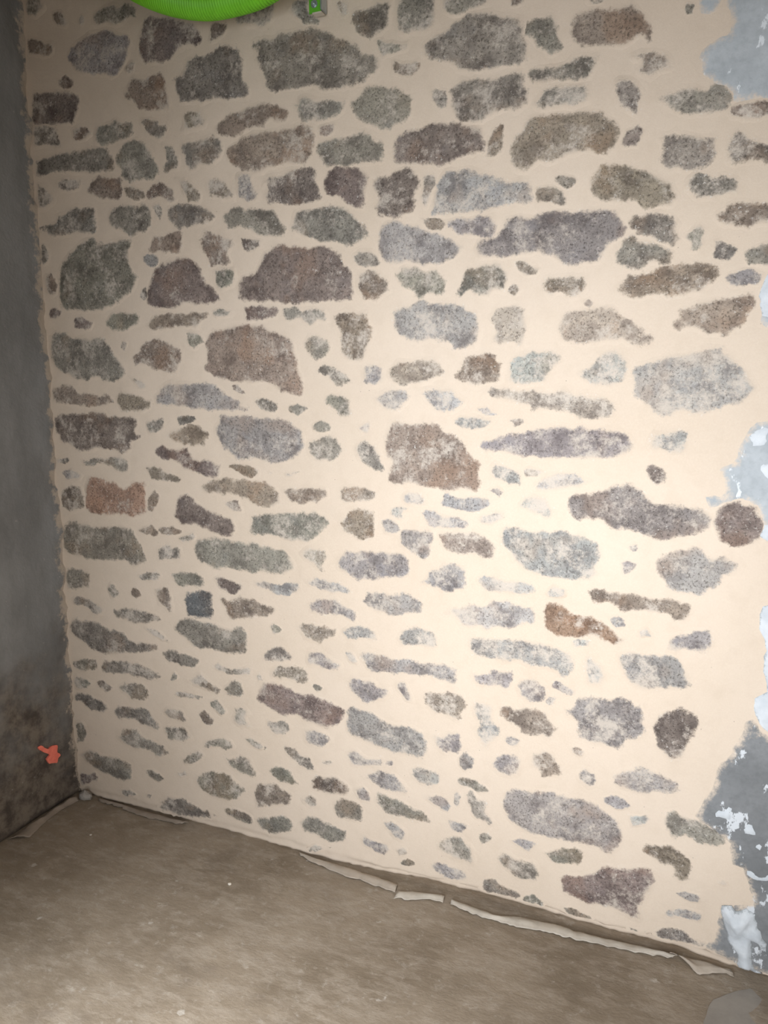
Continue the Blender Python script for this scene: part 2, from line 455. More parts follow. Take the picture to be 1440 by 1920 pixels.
# ------------------------------------------------------------------ stones of the wall
STONES = """G3 -1,2637 28,2653 77,2648 82,2610 53,2599 17,2603 -6,2619
B5 120,2596 149,2591 179,2559 163,2550 137,2558 121,2579
B6 221,2569 238,2564 236,2546 221,2546
G2 269,2563 310,2572 332,2576 409,2565 433,2555 428,2534 384,2530 356,2522 318,2535 289,2531 273,2542
B2 10,2539 52,2528 105,2507 109,2488 78,2482 18,2499 4,2518
P1 217,2500 259,2512 287,2509 317,2519 339,2515 360,2498 408,2472 400,2442 381,2412 352,2392 323,2388 273,2402 244,2410 215,2412 182,2437 176,2463 187,2486
B1 122,2402 156,2414 187,2393 177,2379 149,2375 129,2386
D1 14,2372 36,2377 128,2367 163,2364 213,2350 196,2326 173,2272 126,2284 82,2279 14,2289 9,2324
G5 8,2285 82,2276 117,2259 117,2225 144,2222 131,2210 76,2218 -2,2222
B6 168,2253 196,2263 236,2250 238,2237 217,2226 174,2223
G1 260,2249 307,2254 336,2263 391,2248 403,2220 383,2208 349,2205 291,2205 256,2207
D2 468,2518 481,2525 559,2510 635,2483 659,2460 667,2432 647,2418 606,2428 580,2418 548,2400 505,2400 468,2402 437,2424 436,2448 449,2478
B5 385,2398 403,2413 425,2410 412,2388 401,2381
B2 367,2333 399,2349 409,2372 460,2365 498,2372 530,2371 533,2339 542,2302 542,2264 497,2268 444,2282 417,2302 380,2319
G4 417,2257 441,2252 490,2238 532,2221 514,2197 492,2189 466,2210 446,2233
B4 584,2203 595,2224 591,2240 617,2253 648,2249 665,2227 664,2203 620,2205
G1 -6,2185 72,2179 123,2191 231,2191 301,2183 316,2152 319,2122 279,2130 249,2127 166,2133 106,2143 62,2143 30,2133 -5,2134 -15,2164
G1 334,2159 347,2182 376,2196 432,2190 458,2166 477,2127 489,2101 475,2090 419,2087 368,2085 353,2110 335,2137
G3 515,2176 560,2163 552,2152 566,2134 562,2106 535,2105 516,2094 514,2115 527,2142
G1 579,2167 639,2171 665,2176 695,2172 715,2158 722,2142 708,2119 677,2103 646,2108 604,2090 590,2124
G4 96,2108 121,2113 188,2111 180,2083 143,2080 101,2088
B1 206,2076 223,2092 271,2107 340,2099 350,2072 342,2043 301,2042 272,2042 214,2063
G4 -23,2115 33,2101 69,2080 79,2057 58,2036 0,2032 -34,2075
B2 361,2067 384,2067 433,2050 427,2036 398,2030 365,2049
B3 442,2051 490,2072 522,2056 543,2046 539,2026 552,2016 524,2013 493,2030 449,2029
B3 550,2077 581,2069 612,2048 637,2026 628,2004 589,2013 580,2039
G2 609,2387 701,2396 721,2406 774,2393 792,2364 801,2336 790,2315 809,2293 810,2263 774,2268 705,2273 659,2271 572,2282 579,2301 555,2340 560,2347 597,2350 606,2379
G3 775,2474 811,2480 904,2485 899,2454 870,2433 829,2442 781,2455
B3 687,2421 704,2468 748,2462 742,2439 712,2425
G3 949,2463 959,2476 1003,2472 1007,2439 1039,2423 1033,2414 998,2423 962,2443
G1 1130,2424 1165,2423 1207,2433 1237,2435 1237,2408 1227,2375 1182,2358 1148,2378 1132,2398
G1 834,2402 902,2401 925,2406 984,2406 1050,2393 1080,2371 1127,2356 1156,2324 1211,2305 1206,2285 1164,2256 1105,2249 1057,2252 1012,2266 976,2271 898,2270 871,2289 865,2319 844,2345 850,2374 834,2389
B0 691,2190 717,2201 763,2227 821,2237 864,2239 897,2229 934,2219 936,2198 896,2186 882,2201 868,2198 858,2184 825,2188 800,2180 765,2172 711,2182
G2 955,2225 969,2225 971,2240 1003,2238 1030,2223 1074,2225 1111,2216 1104,2195 1073,2179 1020,2176 979,2181 966,2205
G1 1132,2210 1152,2225 1173,2237 1210,2239 1256,2229 1280,2208 1297,2199 1293,2186 1299,2169 1285,2151 1256,2141 1231,2133 1177,2150 1138,2184
B3 1031,2160 1049,2165 1080,2162 1075,2146 1051,2139 1033,2143
B1 729,2125 764,2145 824,2169 905,2167 961,2170 1011,2164 1019,2124 1003,2100 995,2070 963,2077 898,2080 830,2068 791,2073 757,2091
G1 1026,2120 1081,2123 1142,2131 1164,2132 1210,2099 1219,2080 1215,2059 1163,2055 1103,2058 1054,2063 1034,2082
B3 659,2058 680,2066 721,2056 727,2034 757,2021 754,2001 713,2009 668,2017 666,2039
P3 771,2065 793,2069 815,2061 819,2037 833,2012 833,1995 803,1991 764,2010 765,2038
D2 853,2042 892,2050 949,2060 1009,2058 1036,2053 1022,2037 1026,2010 1030,1980 1002,1969 956,1969 900,1979 866,1976 862,2006 870,2029 855,2026
D0 1058,2042 1076,2055 1129,2046 1170,2034 1168,2001 1156,1946 1119,1961 1093,1980 1053,1993 1049,2016
B6 1085,2461 1119,2448 1115,2421 1098,2426
G2 1257,2425 1259,2445 1352,2428 1360,2377 1356,2351 1331,2345 1292,2351 1259,2358 1255,2388
G2 1379,2420 1489,2401 1484,2382 1445,2381 1412,2375 1381,2387
B1 1552,2390 1576,2386 1573,2367 1553,2367
G1 1314,2298 1335,2317 1359,2331 1389,2339 1427,2356 1442,2367 1479,2365 1538,2348 1579,2334 1576,2312 1586,2279 1590,2262 1588,2236 1541,2243 1504,2237 1429,2246 1406,2256 1398,2264 1351,2284
G1 1583,2327 1613,2329 1637,2328 1651,2313 1663,2286 1677,2258 1664,2252 1643,2251 1622,2270 1607,2285 1585,2301
G3 1194,2343 1206,2348 1235,2336 1264,2327 1288,2326 1284,2313 1247,2314 1217,2304 1206,2323
B3 1239,2294 1264,2284 1288,2277 1312,2282 1320,2268 1300,2256 1268,2257 1248,2269
G3 1348,2199 1364,2211 1391,2200 1392,2166 1368,2167 1356,2184
G1 1399,2213 1429,2221 1490,2212 1541,2213 1581,2209 1589,2187 1597,2166 1594,2142 1569,2133 1543,2143 1507,2133 1484,2124 1447,2125 1416,2132 1404,2158 1399,2179
D0 1254,2109 1289,2123 1325,2122 1373,2129 1416,2123 1447,2111 1489,2103 1488,2072 1488,2048 1448,2051 1417,2045 1370,2031 1326,2040 1281,2045 1248,2054 1252,2084
B2 1501,2071 1511,2093 1528,2108 1537,2104 1534,2070 1537,2046 1520,2038 1498,2032
B1 1557,2068 1585,2081 1592,2104 1624,2113 1694,2113 1735,2106 1763,2106 1791,2077 1806,2056 1801,2018 1788,2006 1750,2027 1699,2022 1656,2007 1631,2013 1592,1990 1569,2002 1556,2031
G1 1597,2215 1631,2217 1665,2215 1709,2231 1757,2230 1760,2220 1744,2207 1735,2183 1704,2183 1666,2193 1632,2189 1603,2193
G3 1610,2145 1631,2162 1632,2178 1667,2176 1732,2171 1737,2148 1734,2132 1697,2127 1651,2128 1619,2132
D1 1193,2021 1240,2020 1273,2031 1302,2030 1314,2006 1314,1973 1302,1960 1311,1948 1302,1922 1253,1915 1212,1918 1195,1943 1206,1965 1191,1988
G5 1334,2008 1362,2010 1361,1980 1347,1956 1339,1924 1325,1947 1333,1983
P2 1359,1951 1367,1972 1386,2003 1426,2013 1453,2008 1487,1996 1522,1990 1548,1975 1600,1970 1608,1947 1609,1918 1572,1926 1542,1922 1505,1914 1474,1910 1419,1909 1356,1912
G3 1657,1970 1678,1976 1707,1967 1721,1957 1704,1947 1676,1956
G2 1618,1951 1640,1949 1672,1945 1687,1927 1697,1906 1677,1909 1656,1919 1634,1921
B0 1693,2297 1700,2317 1713,2326 1760,2324 1799,2322 1818,2324 1838,2304 1854,2292 1866,2275 1865,2242 1856,2255 1840,2258 1812,2247 1799,2244 1766,2254 1733,2257 1702,2265 1695,2281
G4 1826,2221 1868,2221 1893,2216 1913,2198 1917,2179 1902,2178 1889,2177 1871,2169 1848,2180 1857,2197 1837,2209
G4 1797,2159 1810,2171 1829,2167 1850,2148 1860,2128 1852,2114 1848,2091 1829,2104 1803,2117 1803,2136
G2 1883,2116 1899,2126 1923,2129 1960,2132 1997,2122 2003,2134 2036,2123 2041,2096 2039,2079 2018,2079 1985,2075 1957,2082 1913,2097 1906,2107
B5 2044,2077 2062,2084 2100,2085 2118,2083 2135,2077 2137,2054 2094,2053 2049,2060
D3 1820,2035 1829,2053 1845,2061 1854,2073 1861,2056 1856,2038 1848,2024 1820,2026
G2 1902,2042 1929,2043 1951,2036 1973,2027 2017,2027 2021,2001 2021,1979 1996,1963 1959,1962 1933,1968 1909,1972 1905,1994 1910,2016
G3 2041,1989 2046,2019 2063,2032 2081,2026 2094,2008 2124,2001 2142,1993 2144,1963 2125,1953 2112,1966 2083,1966 2065,1964 2044,1974
B0 1748,1965 1776,1985 1813,1986 1832,1984 1860,1967 1886,1961 1909,1946 1929,1938 1937,1915 1945,1901 1935,1889 1906,1892 1880,1886 1863,1908 1806,1908 1779,1915 1758,1934 1750,1948
G4 1968,1937 1981,1952 2009,1944 2058,1938 2071,1921 2073,1903 2054,1908 2034,1898 1994,1902 1971,1918
G5 1940,2304 1955,2302 1953,2287 1941,2291
G3 1718,2358 1762,2350 1759,2341 1732,2345
G2 -3,1982 81,1987 83,2007 133,2017 135,2032 231,2024 234,1985 231,1945 158,1952 102,1945 52,1953 2,1966
G1 291,1993 307,2010 348,2019 416,2011 452,2002 452,1968 440,1948 411,1941 376,1929 337,1942 303,1958 290,1976
G5 458,2010 483,2014 496,1994 488,1961 473,1979
G1 508,1981 521,2001 569,2003 622,1994 673,1972 688,1965 667,1948 630,1942 555,1939 529,1958
G4 -41,1922 23,1923 46,1894 31,1872 -9,1858 -47,1867
G1 86,1841 114,1876 173,1913 199,1927 229,1928 234,1914 281,1911 347,1920 372,1916 361,1884 358,1840 384,1803 370,1769 340,1752 279,1723 241,1711 174,1713 74,1725 75,1786
B2 424,1882 453,1895 460,1921 499,1920 565,1922 557,1889 551,1864 496,1876 446,1874
P2 414,1861 434,1866 468,1864 469,1838 449,1835 427,1847
D0 437,1779 459,1817 489,1837 539,1847 566,1848 613,1830 628,1804 642,1774 683,1743 680,1726 640,1717 613,1718 559,1722 536,1710 464,1716 430,1720 427,1749
B2 628,1905 655,1920 701,1906 746,1895 748,1877 729,1857 728,1826 660,1819 652,1853 632,1880
G3 678,1810 738,1813 747,1786 733,1766 689,1753 680,1785
G4 392,1750 417,1776 426,1744 414,1736
B3 7,1822 40,1830 65,1796 60,1777 30,1762 10,1789
D3 12,1713 43,1729 73,1711 59,1693 9,1687
D3 122,1691 154,1693 199,1675 188,1657 156,1653 123,1663
G1 250,1671 282,1691 330,1699 391,1690 386,1661 357,1657 326,1644 291,1652
B1 423,1655 445,1677 479,1689 563,1691 649,1691 632,1672 599,1649 550,1657 483,1650 431,1647
G3 660,1692 697,1698 748,1687 727,1680 680,1677
G1 -13,1628 47,1646 135,1625 240,1621 268,1586 312,1539 316,1511 284,1488 229,1487 218,1506 161,1492 123,1492 49,1526 14,1570
B3 312,1610 335,1608 328,1585 313,1587
B2 350,1562 387,1584 400,1611 447,1621 502,1605 551,1577 544,1555 522,1515 486,1515 441,1524 412,1536 352,1545
G3 565,1634 603,1634 632,1613 623,1603 593,1586 574,1603
B5 345,1499 380,1488 408,1469 373,1467
G1 715,1958 741,1973 754,1980 806,1969 879,1965 898,1938 921,1913 913,1890 857,1890 819,1908 775,1928 734,1922
G1 940,1908 955,1942 987,1957 1024,1952 1047,1958 1105,1951 1127,1934 1144,1916 1179,1883 1170,1861 1122,1853 1077,1867 1037,1870 981,1885
D3 776,1893 808,1889 843,1885 832,1867 797,1855 775,1871
D0 758,1748 774,1780 825,1794 836,1818 861,1853 910,1866 948,1854 985,1850 1032,1847 1063,1841 1090,1831 1095,1800 1117,1787 1126,1752 1123,1713 1094,1710 1066,1715 1006,1709 916,1711 852,1719 807,1717 762,1729
G2 1133,1821 1153,1835 1188,1831 1207,1809 1209,1794 1170,1794 1139,1802
B2 1146,1774 1166,1785 1192,1785 1222,1759 1237,1728 1209,1717 1198,1706 1165,1709 1152,1731
D2 769,1702 807,1704 837,1697 881,1698 895,1681 861,1669 815,1662 783,1663 781,1689
G2 913,1692 954,1693 968,1678 1001,1690 1043,1682 1047,1658 1019,1659 996,1647 963,1662 917,1658
B0 641,1598 656,1632 728,1644 769,1651 835,1645 855,1632 903,1619 932,1602 941,1568 950,1527 959,1501 956,1455 929,1459 894,1463 880,1476 830,1493 799,1484 727,1493 669,1502 633,1528 645,1563
B2 1075,1667 1107,1678 1134,1669 1170,1672 1174,1645 1187,1628 1169,1589 1156,1550 1124,1544 1097,1554 1086,1587 1088,1627 1072,1651
G2 975,1593 990,1613 1009,1616 1051,1607 1053,1583 1036,1555 1008,1551 987,1572
G4 1012,1516 1036,1536 1073,1522 1101,1510 1128,1481 1101,1485 1077,1475 1054,1497
P4 1158,1530 1187,1535 1213,1521 1211,1489 1178,1479 1151,1483 1160,1505
B3 1327,1904 1356,1900 1380,1896 1392,1886 1376,1875 1356,1876 1336,1890
P1 1398,1886 1420,1895 1474,1896 1509,1893 1521,1877 1519,1852 1502,1844 1471,1854 1444,1859 1412,1872
P0 1206,1866 1219,1891 1248,1899 1282,1889 1319,1882 1344,1868 1381,1851 1433,1836 1439,1821 1413,1808 1373,1791 1324,1793 1287,1801 1244,1801 1219,1812 1206,1840
Q0 1478,1830 1487,1838 1525,1839 1544,1861 1558,1884 1588,1887 1621,1883 1653,1889 1745,1889 1793,1885 1808,1882 1835,1844 1832,1830 1803,1816 1790,1793 1782,1773 1750,1778 1725,1775 1704,1767 1682,1782 1642,1802 1613,1802 1576,1801 1526,1798 1480,1801
G1 1255,1773 1278,1786 1312,1785 1333,1774 1365,1778 1378,1759 1394,1747 1390,1729 1389,1710 1370,1716 1341,1720 1321,1705 1304,1710 1304,1725 1266,1742
G1 1423,1716 1438,1734 1434,1752 1454,1770 1492,1782 1535,1782 1543,1769 1558,1757 1555,1729 1548,1715 1517,1714 1506,1702 1474,1710 1455,1717 1435,1706
B3 1576,1786 1598,1782 1636,1760 1629,1755 1605,1753 1584,1767
B3 1559,1718 1574,1730 1593,1720 1578,1703 1561,1707
B3 1648,1728 1666,1741 1691,1743 1716,1739 1748,1736 1751,1713 1739,1696 1711,1695 1692,1708 1668,1695 1652,1717
P2 1247,1685 1279,1686 1325,1698 1350,1689 1370,1692 1399,1687 1439,1688 1452,1667 1483,1662 1488,1636 1487,1599 1481,1584 1441,1572 1417,1578 1405,1593 1384,1586 1351,1598 1301,1597 1262,1611 1247,1631
Y2 1530,1668 1549,1675 1575,1683 1602,1673 1607,1640 1607,1582 1586,1581 1570,1590 1551,1581 1520,1591 1527,1617 1517,1643
Y3 1232,1517 1260,1545 1292,1537 1318,1550 1372,1548 1385,1528 1398,1505 1360,1497 1331,1484 1271,1482 1236,1493
B3 1418,1505 1438,1520 1446,1551 1478,1560 1513,1565 1533,1554 1529,1539 1553,1535 1542,1509 1546,1496 1507,1482 1467,1480 1435,1494
L4 1570,1538 1591,1553 1628,1564 1672,1567 1702,1556 1699,1538 1667,1512 1657,1487 1623,1483 1593,1479 1569,1490
G1 1847,1861 1858,1871 1914,1866 1940,1855 1951,1842 1948,1829 1959,1815 1944,1798 1921,1808 1894,1823 1870,1834 1850,1846
G3 1965,1816 1983,1823 1995,1842 2011,1831 2002,1816 2007,1799 1995,1784 1981,1786 1984,1804
B1 2034,1855 2048,1871 2072,1877 2095,1878 2134,1867 2149,1861 2151,1839 2125,1835 2108,1830 2084,1832 2050,1841
G3 2033,1801 2044,1802 2063,1789 2080,1780 2070,1770 2060,1759 2036,1772
G1 1819,1784 1835,1810 1848,1823 1872,1808 1908,1799 1938,1781 1941,1764 1923,1759 1910,1766 1894,1763 1871,1751 1841,1760 1820,1769
G2 2097,1774 2123,1785 2152,1793 2158,1752 2144,1742 2126,1749 2102,1750
B1 1821,1713 1849,1729 1882,1739 1899,1737 1914,1749 1952,1760 1994,1753 2032,1753 2041,1733 2028,1714 2011,1692 1950,1688 1898,1693 1872,1687 1837,1696
P3 2063,1725 2097,1735 2124,1727 2134,1722 2129,1709 2102,1707 2078,1703 2064,1712
Y3 1747,1678 1759,1683 1770,1674 1759,1669
Y2 1686,1624 1700,1655 1735,1660 1784,1660 1815,1659 1830,1641 1857,1637 1879,1616 1893,1602 1923,1594 1897,1581 1878,1576 1843,1590 1805,1584 1760,1583 1727,1591 1695,1588
B1 1959,1624 1970,1637 1962,1657 1991,1658 2012,1665 2043,1671 2071,1675 2116,1684 2120,1668 2107,1639 2097,1610 2076,1598 2052,1596 2016,1607 1997,1614 1968,1613
L5 1736,1505 1762,1523 1789,1551 1813,1565 1838,1557 1859,1540 1857,1512 1838,1484 1814,1480 1775,1483 1756,1498
L3 1867,1529 1907,1532 1946,1549 1991,1556 2035,1569 2067,1560 2087,1538 2119,1511 2137,1478 2135,1468 2115,1441 2085,1437 2057,1426 2019,1412 1986,1422 1967,1411 1948,1400 1930,1414 1913,1431 1888,1449 1873,1473
B1 6,1465 46,1470 110,1465 127,1441 184,1442 252,1437 263,1419 231,1406 156,1410 80,1411 8,1420
B0 283,1433 302,1450 356,1443 413,1427 406,1406 370,1394 334,1398 304,1395 293,1414
P1 437,1430 456,1467 497,1483 576,1479 647,1486 673,1468 709,1437 776,1419 771,1405 708,1404 637,1401 572,1409 505,1415 453,1416
B5 716,1475 747,1475 772,1451 736,1460
D1 10,1366 51,1384 154,1381 174,1393 230,1385 241,1373 351,1377 361,1345 347,1325 370,1312 333,1299 325,1272 294,1256 257,1265 195,1267 98,1259 67,1280 21,1281 37,1307 2,1326
G3 394,1355 421,1367 465,1375 454,1333 407,1325 396,1341
G4 514,1381 559,1381 598,1380 575,1366 524,1353
B0 470,1319 511,1334 546,1349 591,1348 629,1329 610,1296 566,1292 510,1302
D0 423,1266 445,1281 485,1271 548,1278 564,1253 585,1240 619,1246 671,1234 655,1197 611,1204 579,1216 533,1217 517,1237 449,1251
G4 -4,1225 63,1233 55,1217 1,1215
G3 121,1225 186,1235 293,1244 313,1228 314,1199 283,1190 253,1211 204,1221 139,1211
P4 25,1185 73,1195 117,1175 96,1161 43,1161
B2 381,1212 412,1221 463,1204 520,1185 502,1175 462,1173 409,1182
B2 15,1113 61,1142 100,1139 117,1104 107,1063 59,1049 14,1062
O0 134,1151 162,1172 199,1164 243,1156 291,1139 335,1157 390,1169 370,1134 374,1100 390,1072 340,1054 279,1054 209,1052 132,1054 129,1095
B2 389,1106 418,1139 435,1124 421,1094 402,1068 384,1077
D0 501,1094 511,1128 540,1137 562,1117 606,1092 661,1077 704,1061 719,1039 702,1021 669,1016 620,1031 558,1048 512,1044 496,1065
G0 -1,977 49,1010 128,1003 186,1000 276,1014 324,1003 334,969 362,929 360,901 335,884 304,886 273,901 203,896 131,890 45,900 -1,909
B2 337,1009 393,1023 422,1006 415,996 373,997
B2 428,1016 476,1025 514,1016 493,1004 427,999
G4 418,951 455,969 462,985 478,962 507,959 508,920 458,918 422,912
G4 326,852 376,865 425,862 399,845 350,840
G5 504,993 533,1000 562,1015 567,998 520,980
P1 657,1347 674,1375 656,1392 686,1391 712,1380 765,1388 796,1380 842,1383 877,1377 907,1367 946,1355 958,1329 955,1299 944,1277 904,1258 874,1248 833,1251 792,1264 739,1256 702,1272 671,1312
G2 797,1425 823,1439 878,1426 875,1405 858,1396 827,1408
G3 913,1412 953,1421 981,1411 947,1395 928,1401
G2 1037,1428 1049,1445 1091,1448 1116,1434 1114,1413 1130,1401 1114,1392 1090,1394 1072,1410
P3 1187,1438 1209,1455 1253,1469 1283,1459 1290,1440 1271,1419 1244,1409 1218,1413
G2 997,1365 1024,1374 1052,1366 1048,1351 1021,1346 1000,1352
P5 1134,1364 1177,1381 1173,1348 1155,1352
G3 982,1309 1014,1331 1057,1334 1080,1320 1085,1300 1108,1296 1070,1278 1046,1258 1003,1262 981,1283
G3 1127,1301 1141,1320 1164,1331 1186,1311 1209,1279 1216,1250 1200,1243 1168,1255 1140,1276
B3 684,1237 727,1237 801,1229 811,1214 779,1203 737,1217
B4 835,1233 865,1219 847,1218
Y4 901,1223 948,1229 933,1218 903,1216
B0 595,1161 638,1180 688,1192 763,1189 815,1189 846,1180 876,1159 875,1132 849,1119 803,1123 771,1135 724,1150 670,1147 614,1148
B2 889,1164 912,1179 962,1178 1002,1182 1035,1180 1035,1156 1006,1145 1015,1135 971,1138 941,1137 906,1148
Y3 1076,1171 1102,1190 1140,1192 1177,1186 1195,1182 1190,1161 1158,1157 1111,1150 1083,1154
B3 677,1120 728,1130 746,1096 711,1096
G2 760,1042 779,1057 778,1087 828,1093 880,1099 921,1106 971,1107 1000,1110 1044,1095 1044,1073 1014,1057 989,1024 959,1017 903,1017 847,1026 784,1028
B3 1082,1089 1102,1117 1144,1132 1190,1123 1186,1088 1181,1049 1158,1036 1125,1049 1087,1063
P3 1211,1090 1222,1106 1249,1106 1268,1077 1250,1067 1222,1063
G0 565,960 578,990 630,1001 691,999 729,993 788,998 866,984 897,975 927,939 901,921 880,909 827,913 769,907 715,916 637,911 581,927
Y4 948,982 978,1001 1028,1001 1042,971 1017,959 1032,936 1017,932 993,953 963,968
P1 1074,969 1096,996 1143,1007 1209,1010 1254,1010 1292,1003 1293,952 1263,944 1199,929 1129,917 1105,937 1076,952
L3 1312,1462 1361,1468 1415,1466 1427,1449 1448,1438 1428,1418 1395,1410 1361,1413 1353,1436
Y4 1500,1465 1515,1478 1543,1469 1601,1471 1639,1464 1676,1470 1720,1468 1764,1452 1807,1451 1835,1439 1833,1410 1809,1399 1767,1398 1726,1408 1700,1419 1640,1419 1606,1430 1563,1443 1524,1448
L5 1489,1419 1509,1419 1545,1403 1509,1404
L5 1420,1385 1457,1399 1505,1392 1525,1385 1510,1371 1470,1366 1437,1375
Y4 1562,1395 1603,1394 1611,1387 1588,1381
B2 1230,1350 1241,1385 1298,1376 1341,1379 1370,1382 1391,1358 1421,1347 1454,1329 1467,1302 1488,1279 1491,1239 1497,1224 1492,1196 1448,1205 1411,1201 1377,1207 1338,1203 1303,1209 1241,1206 1239,1252 1243,1276 1221,1288
P2 1493,1318 1515,1335 1546,1349 1604,1356 1650,1373 1698,1380 1731,1375 1782,1376 1846,1371 1868,1353 1889,1336 1876,1321 1849,1309 1785,1301 1716,1300 1644,1301 1579,1302 1559,1309 1499,1311
L5 1520,1264 1540,1275 1576,1267 1607,1257 1603,1226 1569,1228 1541,1242
Y5 1615,1261 1630,1268 1665,1262 1650,1251 1619,1250
L5 1647,1224 1662,1244 1691,1257 1740,1260 1788,1243 1759,1234 1723,1225 1678,1214 1651,1215
L5 1272,1170 1294,1190 1329,1186 1356,1153 1325,1153 1286,1154
L6 1522,1205 1542,1211 1560,1204 1550,1195
L3 1392,1182 1419,1181 1465,1180 1518,1183 1525,1166 1486,1147 1441,1150 1396,1153
L5 1232,1130 1255,1142 1312,1144 1277,1135 1268,1124 1282,1110 1255,1112
L4 1330,1134 1365,1139 1390,1128 1433,1129 1472,1122 1458,1099 1416,1093 1382,1095 1352,1094 1343,1113
L5 1493,1130 1515,1139 1563,1147 1587,1148 1556,1130 1528,1116 1499,1118
P3 1271,1078 1308,1083 1367,1079 1366,1052 1349,1006 1331,1002 1296,1018 1269,1035
Y4 1385,1080 1425,1086 1483,1090 1521,1077 1546,1051 1539,1012 1510,1023 1485,1029 1443,1023 1405,1034
L5 1606,1171 1625,1196 1671,1195 1687,1173 1695,1169 1681,1141 1657,1151 1630,1157
L3 1560,1108 1592,1117 1632,1106 1670,1109 1727,1110 1780,1102 1823,1072 1819,1052 1805,1031 1816,996 1770,991 1709,990 1663,988 1615,1009 1586,1038 1566,1065
P3 1323,935 1349,949 1353,971 1397,990 1418,996 1465,994 1461,965 1470,936 1457,927 1436,929 1428,915 1402,912 1380,927 1332,926
L5 1917,1348 1930,1368 1953,1370 1979,1376 2003,1370 2001,1343 1990,1318 1966,1319 1946,1327 1925,1325
D2 1912,1283 1927,1292 1948,1284 1966,1267 1957,1254 1937,1244 1922,1258
Q1 1720,1194 1751,1205 1812,1218 1847,1235 1879,1237 1911,1224 1933,1200 1967,1197 2001,1195 2047,1189 2068,1176 2072,1152 2047,1139 2005,1126 1985,1116 1952,1109 1920,1120 1881,1133 1842,1130 1816,1149 1765,1145 1738,1157
D1 2073,1162 2080,1188 2101,1207 2129,1214 2152,1200 2173,1170 2174,1131 2143,1114 2111,1112 2084,1131
P4 1883,1081 1897,1095 1915,1089 1898,1073
P4 1868,1037 1885,1045 1910,1045 1890,1021 1873,1013
P1 1954,1046 1964,1075 2007,1088 2044,1089 2071,1072 2101,1073 2126,1063 2122,1044 2103,1035 2086,1007 2060,988 2027,986 1986,993 1964,1021
G1 -19,819 0,840 62,846 118,833 114,790 69,778 -13,769
G4 330,850 402,872 426,860 407,842 370,841
G2 465,874 498,879 545,884 588,869 589,842 549,840 508,836 479,853
D2 636,867 653,876 697,868 744,864 729,848 710,831 668,841
G4 196,794 217,812 250,782 233,764 207,761
B2 298,795 318,805 342,790 322,777 300,780
B2 395,808 430,827 456,813 463,773 461,743 448,736 438,758 408,762 403,792
S0 518,810 553,816 617,826 618,792 625,763 613,739 555,737 526,741 525,776
G3 32,736 67,748 119,738 171,718 169,699 122,690 97,714 44,719
G1 209,715 262,729 331,727 411,719 407,705 366,692 309,685 259,692 228,698
B1 650,805 673,820 684,804 734,824 777,815 825,806 857,806 851,786 781,765 704,748 682,760 672,788
G0 -12,636 39,667 72,657 133,662 191,641 242,637 279,616 330,617 392,616 401,604 328,586 276,578 223,560 144,556 92,573 40,599 -8,609
G5 340,674 389,670 443,643 430,637 382,651
G0 470,688 489,708 525,726 589,719 635,720 680,711 747,725 744,651 693,634 648,635 597,640 550,638 516,659
G1 412,587 440,604 488,599 559,591 547,574 499,564 445,571
G3 -11,503 60,522 121,523 126,496 84,479 22,480
G2 143,499 168,524 241,538 318,539 386,515 410,509 372,492 302,491 225,490 158,482
G4 -17,435 27,453 101,440 78,414 15,406
B3 118,443 149,453 191,430 166,412 133,426
G2 215,445 268,464 320,467 343,439 322,406 277,404 239,422
G4 617,572 640,591 674,578 719,583 764,595 758,569 713,567 674,563
G4 441,503 461,532 472,518 456,503
G3 502,513 544,525 563,546 597,528 642,505 630,482 590,496 549,505
G3 662,503 693,546 718,538 733,500 716,487 682,491
G4 426,458 487,466 571,465 553,456 474,453
G1 -16,367 28,386 89,380 142,366 157,347 133,331 92,335 46,355 4,359
G3 596,451 629,464 662,427 644,413 610,433
G3 399,382 435,402 489,390 500,366 451,362 414,371
G1 180,334 202,366 268,367 326,377 356,345 386,323 372,304 322,317 265,328 206,328
B3 556,402 580,414 614,389 601,369 566,378
G3 692,447 731,457 753,438 736,420 757,393 723,389 684,400 696,423
G3 -11,271 39,280 56,232 42,198 -4,198 -29,227
G1 193,245 222,275 275,291 306,270 363,253 394,249 428,234 373,206 348,228 297,223 238,223
G3 402,321 474,340 509,320 518,305 471,283 422,287
G3 575,306 605,320 664,337 692,311 657,296 616,304 580,289
G4 730,350 767,349 811,332 788,325 744,337
G4 480,223 505,244 549,272 566,257 541,230 491,209
G2 653,269 684,265 708,286 748,283 755,259 769,236 751,222 706,233 672,241
G0 -1,149 72,178 119,165 187,167 246,151 250,113 222,95 161,99 108,111 40,131
L4 777,872 812,883 864,872 932,891 939,871 905,853 874,843 837,857 790,864
L4 963,903 1003,908 1052,904 1101,893 1110,881 1061,873 1012,879 972,889
P3 974,824 1002,841 1066,856 1090,838 1124,824 1129,788 1105,804 1051,811 1001,802 976,806
P2 1155,855 1172,884 1219,891 1274,886 1310,888 1341,870 1332,845 1292,840 1242,825 1200,833 1167,843
G3 834,741 855,746 873,732 849,717
B3 929,758 970,766 1010,762 1060,761 1062,738 1030,729 994,710 959,720 944,736
P3 1085,760 1109,772 1148,777 1190,770 1200,744 1171,749 1128,741 1099,739
P4 1263,761 1288,787 1324,801 1369,798 1386,774 1378,747 1333,745 1283,742
G3 812,646 853,676 885,671 913,656 900,640 857,629 814,622
P3 968,669 1009,682 1044,666 1083,649 1054,632 1013,633 967,636
L5 1094,692 1118,696 1142,658 1113,667
P2 1138,703 1176,704 1233,699 1288,698 1352,699 1405,705 1440,690 1441,651 1406,654 1352,668 1343,648 1325,663 1256,655 1185,651 1157,674
B3 835,591 862,615 915,620 962,611 966,576 930,567 893,576 840,577
G4 974,574 1017,570 997,554
